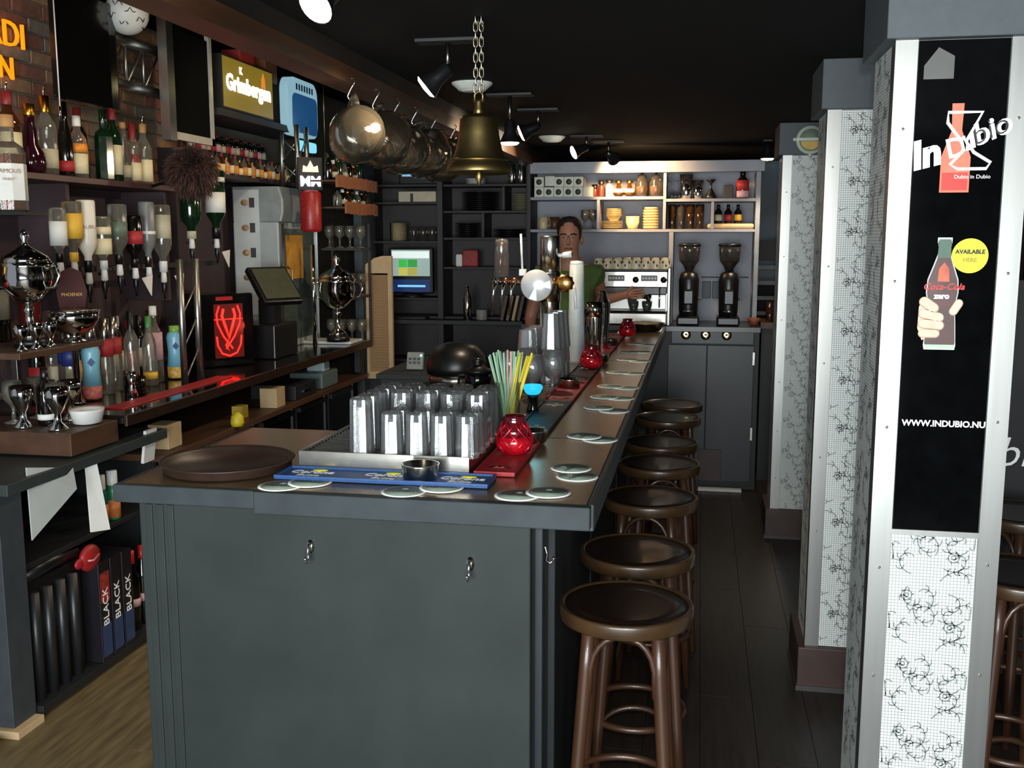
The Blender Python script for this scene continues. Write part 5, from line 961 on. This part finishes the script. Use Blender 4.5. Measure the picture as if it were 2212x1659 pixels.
# lower shelf
zl = 1.763; mugp = [(.026,0),(.030,.004),(.033,.085),(.030,.085),(.026,.01),(0,.01)]
for i, (x, mt, nm) in enumerate(((-1.09, K('mug_cream','c9b48a',.4),'cream'), (-1.01, K('mug_brown','5a3320',.4),'brown'), (-.93, K('mug_tan','b09468',.4),'tan'))):
    o = empty('coffee_mug', (x, JY-.03, zl), nm + ' coffee mug on the lower shelf above the bartender', 'mug', 'coffee mugs'); MB().lathe(mugp, 20).build('mug_body', mt, o); m = MB(); m.tube([(.03,0,.07),(.05,0,.065),(.05,0,.03),(.03,0,.02)], .004, 6); m.build('mug_handle', mt, o)
for i, x in enumerate((-.80, -.745)): tag(put('goblet', goblet, loc=(x, JY, zl)), 'stemmed glass on the lower grey shelf, ' + ('left','right')[i] + ' of two', 'goblet', 'stemmed glasses on the lower grey shelf').scale = (.8,.8,.8)
CRM = K('crockery_cream','c8b27c',.4,var=.08)
for i in range(5): simple('saucer', [(.03,0),(.05,.003),(.072,.012),(.074,.014),(.05,.006),(0,.004)], CRM, (-.61, JY, zl+.001+i*.010), 'cream saucer in the short stack, ' + ('bottom','second from the bottom','middle','second from the top','top')[i], 'saucer', 'cream saucers in the short stack', n=28)
for i in range(4): simple('cream_bowl', [(.025,0),(.03,.003),(.055,.04),(.057,.042),(.052,.04),(.028,.008),(0,.006)], CRM, (-.60, JY, zl+.056+i*.014), 'cream bowl stacked on the saucers, ' + ('bottom','second','third','top')[i], 'bowl', 'cream bowls on the saucers', n=24)
for i in range(3): simple('cream_cup', [(.03,0),(.034,.004),(.048,.055),(.046,.055),(.03,.01),(0,.008)], CRM, (-.47, JY, zl+.001+i*.016), 'cream cup in the middle stack, ' + ('bottom','middle','top')[i], 'cup', 'cream cups in the middle stack', n=24)
for i in range(8): simple('cream_plate', [(.035,0),(.05,.004),(.056,.018),(.054,.018),(.034,.005),(0,.004)], CRM, (-.345, JY, zl+.001+i*.0185), 'cream soup dish in the tall stack, %s from the bottom' % ORD[i], 'dish', 'cream dishes in the tall stack', n=28)
for i in range(6):
    c, r = i % 4, i // 4
    o = tag(MB().lathe([(.022,0),(.024,.004),(.029,.165),(.027,.165),(.022,.014),(0,.014)], 16).build('long_drink_glass', AMBGL if c != 1 else SMOKE, loc=(-.20+c*.062, 7.06+r*.08, zl+.001)), 'tall amber drinking glass on the lower shelf, %s in the %s row' % (nth(c, 4) if r == 0 else ('left','right')[c], ('front','rear')[r]), 'glass', 'tall glasses on the lower shelf')
bdr = tag(MB().box(-.155,.155,-.10,.12,0,.035).build('wooden_board', WOODP, loc=(.192, 7.12, zl+.001), bev=.015), 'pale rounded wooden board under three dark beer bottles', 'board')
for i, x in enumerate((.11, .175, .24)): bottle(x, 7.10, zl+.037, .125, .025, DARKGL, 'short dark beer bottle on the wooden board, ' + nth(i, 3), lab=[((PALEL, REDL, YELL)[i],.15,.48)], cap=BLACKPL, grp='beer bottles on the wooden board')
# ---------------------------------------------------------------- espresso machine
em = empty('espresso_machine', (-.455, 6.98, 1.121), 'steel two-group espresso machine with cups on top', 'espresso machine')
def ep(name, mt, *b, bev=.004): m = MB(); m.box(*b); return m.build(name, mt, em, bev)
ep('machine_body', STEEL, -.25, .24, .0, .27, .05, .36); ep('control_panel', STEEL, -.25, .24, -.15, -.001, .255, .36); ep('drip_tray', STEEL, -.255, .245, -.17, -.001, .0, .09, bev=.012); ep('drip_grid', STEELD, -.24, .23, -.165, -.005, .091, .097); ep('splash_panel', ALU, -.24, .23, -.012, -.002, .098, .20); ep('group_housing', BLACKPL, -.24, .235, -.12, -.002, .205, .254); ep('cup_rail_board', BLACKPL, -.25, .24, -.14, .26, .361, .372); ep('side_frame', STEELD, .242, .262, -.16, .27, 0, .385); ep('side_frame', STEELD, -.272, -.252, -.16, .27, 0, .385)
for x in (-.10, .12):
    ep('button_panel', K('panel_dark','4a4a44',.4), x-.055, x+.055, -.156, -.151, .295, .335)
    bt = MB().box(-.006,.006,-.003,0,-.006,.006).mesh('button', WHITEPL)
    for k in range(5): put('button', bt, em, loc=(x-.04+k*.02, -.157, .315))
for x in (.03, .215): m = MB(); m.M = Matrix.Translation((x,-.151,.305)) @ Matrix.Rotation(R(90),4,'X'); m.lathe([(.022,0),(.02,.02),(0,.022)], 16); m.build('steam_knob', BLACKPL, em)
for x in (-.11, .10):
    m = MB(); m.lathe([(.03,0),(.034,.005),(.034,.03)], 20, (x,-.09,.175)); m.build('group_head', CHROME, em); m = MB(); m.tube([(x,-.12,.185),(x+.02,-.20,.175)], [.010,.013], 10); m.build('portafilter_handle', BLACKPL, em)
for x in (-.22, .19): m = MB(); m.tube([(x,-.13,.25),(x,-.16,.22),(x,-.165,.12)], .005, 8); m.build('steam_wand', CHROME, em)
cupm = MB().lathe([(.034,0),(.035,.003),(.033,.03),(.022,.050),(.018,.054),(.016,.050),(0,.050)], 20).mesh('cup_body', K('cup_cream','d9cdb0',.35,var=.05)); cuph = MB().tube([(.03,0,.035),(.046,0,.03),(.044,0,.012),(.033,0,.010)], .004, 6).mesh('cup_handle', K('cup_cream','d9cdb0'))
dotm = MB().ball((0,0,0), .009, 8).mesh('printed_dot', K('dot_brown','2a1a12',.5))
for r in range(2):
    for i in range(8):
        o = empty('coffee_cup', (-.685+i*.064, 6.90+r*.085, 1.494), 'upturned cream coffee cup on the espresso machine, %s in the %s row' % (nth(i, 8), ('front','rear')[r]), 'cup', 'upturned coffee cups on the espresso machine', rz=rnd.uniform(0,1.2))
        put('cup_body', cupm, o); put('cup_handle', cuph, o); o.scale = (1, 1, 1.4)
        if r == 0:
            for a, z in ((-1.9,.018),(-1.0,.032),(-2.6,.034)): put('printed_dot', dotm, o, loc=(.030*math.cos(a),.030*math.sin(a),z)).scale = (.8,.8,.8)
for i, x in enumerate((-.64, -.44, -.35)):
    tag(MB().lathe([(.02,0),(.024,.004),(.033,.03),(.034,.06),(.031,.06),(.028,.012),(0,.01)], 20).build('glass_cup', TUMBLER, loc=(x, 6.88, 1.219)), 'small glass cup on the espresso drip tray, ' + nth(i, 3), 'cup', 'glass cups on the drip tray')
# grinders
def grinder(x, lb):
    o = empty('coffee_grinder', (x, 6.98, 1.121), lb, 'coffee grinder', 'black coffee grinders')
    m = MB(); m.box(-.075,.075,-.12,.12,0,.06); m.build('grinder_base', BLACKPL, o, .012); MB().lathe([(.060,.06),(.064,.10),(.066,.22),(.068,.30),(.055,.345),(.03,.36)], 20).build('grinder_body', BLACKPL, o)
    MB().lathe([(.025,.36),(.04,.395),(.066,.43),(.072,.50),(.072,.53)], 24).build('bean_hopper', SMOKE, o); MB().lathe([(.024,.362),(.038,.392),(.060,.425),(0,.43)], 20).build('coffee_beans', K('beans','2a1810',.5,var=.5,scale=90), o); MB().lathe([(.075,.528),(.075,.540),(.06,.546),(0,.547)], 24).build('hopper_lid', BLACKPL, o)
    m = MB(); m.box(-.035,.035,-.135,-.06,.14,.24); m.build('dosing_chamber', BLACKPL, o, .01); m = MB(); m.tube([(-.03,-.13,.10),(-.03,-.17,.10),(.03,-.17,.10),(.03,-.13,.10)], .006, 6); m.build('filter_fork', CHROME, o); m = MB(); m.tube([(.045,-.10,.19),(.08,-.16,.18)], .007, 8); m.build('dosing_lever', CHROME, o)
grinder(-.075, 'black coffee grinder with clear hopper, left of two'); grinder(.19, 'black coffee grinder with clear hopper, right of two')
for i, x in enumerate((.045, .115)):
    o = empty('wall_socket', (x, 7.298, 1.34), 'dark wall socket between the grinders, ' + ('left','right')[i], 'socket', 'wall sockets'); m = MB(); m.box(-.03,.03,-.012,0,-.06,.06); m.build('socket_plate', K('socket_dark','3a3f42',.5), o, .004)
tag(MB().tube([(-.02,0,0),(.30,0,0)], .004, 6).build('chrome_rail', CHROME, loc=(.03, 7.27, 1.43)), 'thin chrome rail on the grey wall between the grinders', 'rail')
# gap beyond: blue picture, mirror and drinks on a far table
tag(MB().box(-.35,.35,-.03,0,0,1.0).build('blue_picture', mat('picture_blue', (.05,.11,.16), .4, var=.9, scale=2.2), loc=(.62, 8.59, 1.32)), 'large blue green picture on the far wall', 'picture')
mr = empty('brick_bench', (.60, 8.2, 0), 'grey slatted bench back at the far end of the aisle', 'bench'); m = MB(); m.box(-.25,.30,0,.05,0,1.05); m.build('bench_back', K('bench_grey','4a4c48',.6), mr)
for z in (1.10, 1.22, 1.34, 1.46): m = MB(); m.box(-.25,.30,-.01,.04,z,z+.03); m.build('slat', K('bench_slat','8a908c',.5), mr)
m = MB(); m.prism([(-.22,1.53),(.30,1.53),(.30,1.66),(.05,1.70),(-.16,1.68),(-.22,1.62)], 0, .05); m.build('bench_top_rail', K('bench_grey','4a4c48'), mr)
sdt = empty('side_table', (.56, 7.4, 0), 'dark side table with orange drinks beyond the coffee counter', 'table'); m = MB(); m.box(-.14,.30,-.2,.2,1.08,1.12); m.build('table_top', WOODB, sdt); m = MB(); m.box(-.13,.29,-.18,.18,0,1.08); m.build('table_body', BLACKP, sdt)
for i, x in enumerate((.485, .54)): tag(MB().lathe([(.024,0),(.026,.004),(.03,.14),(.028,.14),(.024,.01),(0,.01)], 16).build('juice_glass', AMBGL, loc=(x, 7.28, 1.121)), 'tall glass of amber juice on the far side table, ' + ('left','right')[i], 'glass', 'juice glasses on the far side table')
simple('orange_bowl', [(.02,0),(.03,.01),(.045,.05),(.04,.05),(0,.02)], K('bowl_rust','7a4028',.6), (.36, 6.94, 1.121), 'rust brown bowl at the right end of the coffee counter', 'bowl')

# ================================================================ far left dark shelving
fl = empty('dark_shelf_unit', (-1.8, 7.15, 0), 'tall dark shelving at the far left behind the bar', 'shelf unit')
part(fl, 'back_panel', SHELFDARK, -2.40, -1.20, 7.42, 7.45, 0, 2.25); part(fl, 'upright', SHELFDARK, -2.40, -2.37, 7.15, 7.42, .0, 2.25); part(fl, 'upright', SHELFDARK, -1.87, -1.83, 7.12, 7.42, 0, 2.25); part(fl, 'upright', SHELFDARK, -1.225, -1.20, 7.15, 7.42, 0, 2.25); part(fl, 'upright', SHELFDARK, -1.40, -1.38, 7.15, 7.42, 1.90, 2.065); part(fl, 'upright', SHELFDARK, -1.55, -1.53, 7.15, 7.42, 1.71, 1.879)
for z in (2.245, 2.07, 1.945, 1.665, 1.255, 1.12, .80): part(fl, 'shelf', SHELFDARK, -2.37, -1.87, 7.15, 7.42, z, z+.016)
for z in (2.245, 2.067, 1.88, 1.69, 1.48, 1.12, .80): part(fl, 'shelf', SHELFDARK, -1.83, -1.225, 7.15, 7.42, z, z+.016)
part(fl, 'work_surface', BLACKP, -2.37, -1.225, 7.0, 7.15, 1.09, 1.12); part(fl, 'base_front', BLACKP, -2.37, -1.225, 7.02, 7.06, 0, .79)
tv = empty('small_television', (-2.03, 7.22, 2.086), 'small television with a pale blue screen on the top left dark shelf', 'television'); m = MB(); m.box(-.15,.15,0,.12,0,.155); m.build('television_case', BLACKPL, tv, .01); m = MB(); m.box(-.125,.115,-.003,-.001,.06,.14); m.build('television_screen', emis('tv_blue','6fa6c8',1.0), tv)
db = empty('white_drawer_box', (-2.03, 7.17, 1.962), 'low white drawer box under the small television', 'box'); m = MB(); m.box(-.14,.14,0,.2,0,.075); m.build('box_body', K('drawer_cream','b5aa92',.6), db, .004); m = MB(); m.box(-.05,-.03,-.004,0,.0,.06); m.build('dark_gap', BLACKP, db)
tag(MB().lathe([(.055,0),(.062,.004),(.066,.13),(.062,.13),(.055,.01),(0,.01)], 4).build('wicker_box', K('wicker_tan','8f7f5c',.8,var=.3,scale=90,bump=.4), loc=(-2.20, 7.25, 1.682)), 'tan woven storage box on the left dark shelf', 'box'); 
for i in range(3): simple('dark_jar', [(.03,0),(.034,.004),(.034,.09),(.03,.1),(0,.1)], SMOKE, (-2.08+i*.07, 7.25, 1.682), 'smoky glass jar beside the woven box, ' + nth(i, 3), 'jar', 'smoky glass jars')
mo = empty('computer_monitor', (-2.085, 7.17, 1.272), 'small computer monitor showing green and white windows', 'monitor'); m = MB(); m.box(-.165,.165,0,.05,.03,.36); m.build('monitor_case', BLACKPL, mo, .008); m = MB(); m.lathe([(.09,0),(.09,.012),(.03,.03)], 20, (0,.04,0)); m.build('monitor_foot', BLACKPL, mo); m = MB(); m.box(-.145,.145,-.003,-.001,.155,.345); m.build('monitor_screen', emis('screen_grey','8aa09a',.9), mo)
for k, (a, b, c_, d_, nm, cl) in enumerate(((-.09,-.025,.22,.275,'screen_green','2fae3c'),(-.02,.05,.22,.275,'screen_green2','2a8f38'),(-.09,-.025,.16,.215,'screen_yellow','b8b04a'),(-.02,.05,.16,.215,'screen_yellow2','a09a40'),(-.14,.14,.285,.335,'screen_white','d8e4e0'))): m = MB(); m.box(a,b,-.005,-.0035,c_,d_); m.build('screen_window', emis(nm, cl, .9), mo)
m = MB(); m.box(-.145,.145,-.003,-.001,.04,.13); m.build('screen_taskbar', emis('screen_navy','0c2a5a',.7), mo); m = MB(); m.box(-.10,.11,-.005,-.0035,.075,.09); m.build('screen_window', emis('screen_cyan','6fb0e0',1.2), mo)
tag(MB().box(-.15,.15,-.05,.07,0,.02).build('keyboard', BLACKPL, loc=(-2.09, 7.07, 1.121), bev=.004), 'black keyboard below the small monitor', 'keyboard')
BLP = K('plate_black','17171a',.25)
for s_, (x, z, n_, r_, mt, nm) in enumerate(((-1.62, 2.084, 3, .075, WHITEPL, 'white'),(-1.585, 1.897, 9, .14, BLP, 'black'), (-1.29, 1.897, 8, .068, K('plate_olive','77745a',.5), 'olive'), (-1.68, 1.707, 7, .10, BLP, 'black oval'), (-1.37, 1.707, 4, .13, BLP, 'black shallow'))):
    pm = MB().lathe([(r_*.5,0),(r_*.6,.003),(r_,.012),(r_*1.01,.014),(r_*.6,.006),(0,.004)], 28).mesh('plate', mt)
    for k in range(n_): tag(put('plate', pm, loc=(x, 7.29, z+k*.0148)), '%s plate stacked on the dark shelving, %s from the bottom' % (nm, ORD[k]), 'plate', 'stacked %s plates' % nm)
for i, x in enumerate((-1.34, -1.27)): simple('steel_flask', [(.025,0),(.027,.004),(.027,.11),(.02,.125),(.022,.14),(0,.145)], CHROME, (x, 7.22, 2.084), 'steel flask on the top dark shelf behind the bell, ' + ('left','right')[i], 'flask', 'steel flasks')
rp_ = empty('napkin_pack', (-1.66, 7.22, 1.497), 'red and white napkin pack on the dark shelving', 'pack'); m = MB(); m.box(-.04,.075,-.04,.04,0,.12); m.build('red_pack', K('pack_red','8f2a26',.6,var=.4,scale=40), rp_, .01); m = MB(); m.box(-.09,-.042,-.04,.04,0,.09); m.build('white_pack', WHITEP, rp_, .01)
simple('steel_bottle', [(.028,0),(.03,.004),(.03,.16),(.012,.20),(.012,.24),(0,.245)], CHROME, (-1.64, 7.08, 1.121), 'slim steel bottle on the work surface behind the beer tower', 'bottle'); simple('sugar_jar', [(.035,0),(.04,.006),(.04,.07),(.036,.075),(0,.07)], K('sugar_grey','8a8a82',.6,var=.4,scale=80), (-1.535, 7.08, 1.121), 'grey sugar jar beside the slim steel bottle', 'jar')
for i in range(4):
    o = tag(MB().cbox((0,0,.09), (.02,.12,.18), rot=Matrix.Rotation(R(12),3,'Y')).build('menu_folder', (WOODB, K('folder_grey','6a625a'), WOODP, WOODB)[i], loc=(-1.36+i*.04, 7.08, 1.122)), 'leaning menu folder behind the tap rail, ' + nth(i, 4), 'folder', 'leaning menu folders')
# inside the bar: sink counter with covered black bucket and plant
sk = empty('sink_counter', (-1.15, 4.5, 0), 'dark low sink counter inside the bar', 'counter'); part(sk, 'counter_top', BLACKP, -1.33, -.77, 4.1, 5.1, .975, 1.0); part(sk, 'counter_front', BLACKP, -1.31, -.79, 4.12, 5.08, 0, .974)
kb = empty('ice_bucket', (-1.155, 4.75, 1.001), 'black domed ice bucket inside the bar', 'ice bucket'); MB().lathe([(.13,0),(.135,.006),(.14,.05)], 32).build('bucket_base', STEEL, kb); MB().lathe([(.145,.05),(.150,.08),(.135,.14),(.10,.18),(.05,.198),(0,.20)], 32).build('bucket_dome', BLACKPL, kb)
bp2 = empty('blender_jug', (-.955, 4.32, 1.001), 'small black lidded jug beside the ice bucket', 'jug'); MB().lathe([(.04,0),(.045,.005),(.055,.06),(.058,.10),(.05,.11)], 20).build('jug_body', BLACKGL, bp2); MB().lathe([(.058,.11),(.06,.125),(.03,.14),(.02,.16),(.028,.17),(.0,.18)], 20).build('jug_lid', BLACKPL, bp2); m = MB(); m.tube([(-.05,0,.10),(-.085,0,.10),(-.09,0,.05),(-.05,0,.03)], .007, 6); m.build('jug_handle', BLACKPL, bp2)
ct = empty('card_terminal', (-1.58, 5.5, .96), 'pale keypad card terminal with a small blue light inside the bar', 'card terminal'); m = MB(); m.cbox((0,0,.05), (.095,.03,.10), rot=Matrix.Rotation(R(-15),3,'X')); m.build('terminal_body', K('terminal_grey','8f928c',.5), ct, .006); MB().ball((.04,-.02,.085), .006, 8).build('status_light', emis('led_blue','9fdcff',4), ct)
for k in range(9): m = MB(); m.cbox((-.025+.025*(k % 3), -.022+.006*(k//3)*.6, .065-.022*(k//3)), (.014,.008,.012)); m.build('key', K('key_dark','4a4c4a'), ct)
ws = empty('back_work_table', (-1.6, 5.55, 0), 'dark work table under the card terminal', 'table'); part(ws, 'table_top', BLACKP, -1.75, -1.42, 5.3, 6.2, .93, .958); part(ws, 'table_body', BLACKP, -1.73, -1.44, 5.32, 6.18, 0, .929)
tag(MB().prism([(-.05,0),(.04,-.01),(.06,.03),(0,.045)], -.02, .02).build('red_cloth', K('cloth_red','9a1f1c',.8), loc=(-.73, 4.24, 1.122)), 'small red folded cloth beside the pint glasses', 'cloth')
# ================================================================ bartender
def skin_mesh(name, verts, edges, radii, mt, sub=2, root=0):
    me = bpy.data.meshes.new(name); me.from_pydata(verts, edges, []); o = bpy.data.objects.new('tmp_skin', me); COL.objects.link(o)
    md = o.modifiers.new('skin', 'SKIN'); md.use_smooth_shade = True
    for i, r in enumerate(radii):
        sv = me.skin_vertices[0].data[i]; sv.radius = r if isinstance(r, tuple) else (r, r); sv.use_root = (i == root)
    s = o.modifiers.new('sub', 'SUBSURF'); s.levels = sub; s.render_levels = sub
    dg = bpy.context.evaluated_depsgraph_get(); out = bpy.data.meshes.new_from_object(o.evaluated_get(dg)); bpy.data.objects.remove(o); bpy.data.meshes.remove(me)
    out.materials.clear(); out.materials.append(mt)
    for p in out.polygons: p.use_smooth = True
    return out
SKN = K('skin_tone', 'a9745a', .5, var=.08, scale=8); HAIR = K('hair_dark', '140d0a', .6, var=.4, scale=60); SHIRT = K('shirt_green', '5c7536', .8, var=.45, scale=5, bump=.1)
mn = empty('person', (-.82, 6.40, 0), 'bartender in a green T-shirt reaching to the espresso machine', 'person')
V = []; E_ = []; RD = []
def vx(p, r, par=None):
    V.append(p); RD.append(r); i = len(V)-1
    if par is not None: E_.append((par, i))
    return i
pel = vx((0,0,.98), (.15,.11)); ab = vx((0,0,1.14), (.135,.10), pel); ch = vx((0,0,1.33), (.155,.11), ab); cl = vx((0,.01,1.505), (.085,.07), ch); nk = vx((0,.005,1.575), (.058,.058), cl); jw = vx((0,-.02,1.625), (.064,.074), nk); fc_ = vx((0,-.018,1.70), (.075,.092), jw); cr = vx((0,-.005,1.775), (.070,.088), fc_); vx((0,0,1.815), (.045,.06), cr)
for sx, el, wr, hd in ((1, (.20,.20,1.30), (.345,.30,1.325), (.385,.32,1.33)), (-1, (-.25,.0,1.18), (-.20,-.14,1.06), (-.185,-.19,1.03))):
    sh_ = vx((sx*.165,.0,1.475), .062, cl); e1 = vx(tuple((Vector((sx*.165,0,1.475))+Vector(el))/2), .050, sh_); e = vx(el, .042, e1); w_ = vx(wr, .028, e); h_ = vx(hd, (.036,.018), w_)
    d = (Vector(hd)-Vector(wr)).normalized(); sdv = d.cross(Vector((0,0,1))).normalized()
    for k, (off, L) in enumerate(((-.027,.065),(-.009,.078),(.009,.074),(.026,.06))):
        b0 = Vector(hd)+d*.02+Vector((0,0,off)); k1 = vx(tuple(b0), .0095, h_); k2 = vx(tuple(b0+d*L*.55+sdv*.012), .009, k1); vx(tuple(b0+d*L+sdv*.030), .008, k2)
    t0 = vx(tuple(Vector(hd)+Vector((0,0,.025))-d*.01-sdv*.012), .010, w_); vx(tuple(Vector(hd)+Vector((0,0,.05))+d*.035-sdv*.02), .009, t0)
for sx in (-1, 1):
    hp = vx((sx*.09,0,.90), .095, pel); kn = vx((sx*.10,-.01,.50), .062, hp); an = vx((sx*.10,.02,.09), .042, kn); vx((sx*.11,-.12,.04), (.045,.03), an)
put('body', skin_mesh('body', V, E_, RD, SKN), mn)
# clothing shells
cv = [(0,0,.93),(0,0,1.14),(0,0,1.33),(0,.01,1.515),(.165,0,1.480),(.188,.06,1.42),(-.165,0,1.480),(-.205,0,1.38)]
put('t_shirt', skin_mesh('t_shirt', cv, [(0,1),(1,2),(2,3),(3,4),(4,5),(3,6),(6,7)], [(.175,.125),(.155,.118),(.178,.128),(.10,.085),.078,.070,.078,.070], SHIRT), mn)
lv = [(0,0,.97)]; le = []; lr = [(.172,.122)]
for sx in (-1, 1): n0 = len(lv); lv += [(sx*.09,0,.88),(sx*.10,-.01,.50),(sx*.10,.02,.12)]; le += [(0,n0),(n0,n0+1),(n0+1,n0+2)]; lr += [.110,.078,.062]
put('trousers', skin_mesh('trousers', lv, le, lr, K('trousers_black','121316',.8)), mn)
for sx in (-1, 1): m = MB(); m.lathe([(.048,0),(.05,.01),(.048,.05),(.03,.085),(0,.09)], 16, (sx*.105,-.045,0), sy=2.3); m.build('shoe', BLACKPL, mn)
m = MB(); m.lathe([(.0,.092),(.040,.086),(.066,.066),(.081,.030),(.080,.0),(.074,-.045),(.06,-.07)], 24, (0,.014,1.748), sy=1.16); hr = m.build('hair', HAIR, mn)
hr.data.transform(Matrix.Translation((0,0,0))); 
for v in hr.data.vertices:
    if v.co.y < -.045 and v.co.z < 1.775: v.co.y = -.045+(v.co.y+.045)*.15; v.co.z = max(v.co.z, 1.765-.0) if v.co.z > 1.70 else v.co.z
for sx in (-1, 1):
    MB().ball((sx*.030,-.098,1.706), .0095, 10, sz=.6).build('eye', K('eye_white','a09a92',.3), mn); MB().ball((sx*.030,-.1045,1.706), .0045, 8).build('iris', BLACKPL, mn)
    m = MB(); m.tube([(sx*.013,-.108,1.722),(sx*.030,-.110,1.728),(sx*.050,-.100,1.722)], .0045, 6); m.build('eyebrow', HAIR, mn)
    m = MB(); m.ball((sx*.080,.0,1.69), .028, 10); o = m.build('ear', SKN, mn); 
    for v in o.data.vertices: v.co.x = sx*.080+(v.co.x-sx*.080)*.4
m = MB(); m.tube([(0,-.104,1.715),(0,-.120,1.690),(0,-.126,1.672),(0,-.108,1.664)], [.008,.011,.014,.010], 8); m.build('nose', SKN, mn)
m = MB(); m.tube([(-.024,-.094,1.635),(-.010,-.101,1.638),(0,-.102,1.636),(.010,-.101,1.638),(.024,-.094,1.635)], [.003,.006,.006,.006,.003], 6); m.build('mouth', K('lip','7a463c',.5), mn)
mn.rotation_euler.z = R(4)
ap = tag(MB().lathe([(.02,0),(.025,.003),(.034,.05),(.034,.062),(.031,.062),(.024,.01),(0,.01)], 20).build('held_glass', TUMBLER, loc=(-.445, 6.80, 1.26)), 'small glass held under the espresso group by the bartender', 'glass')
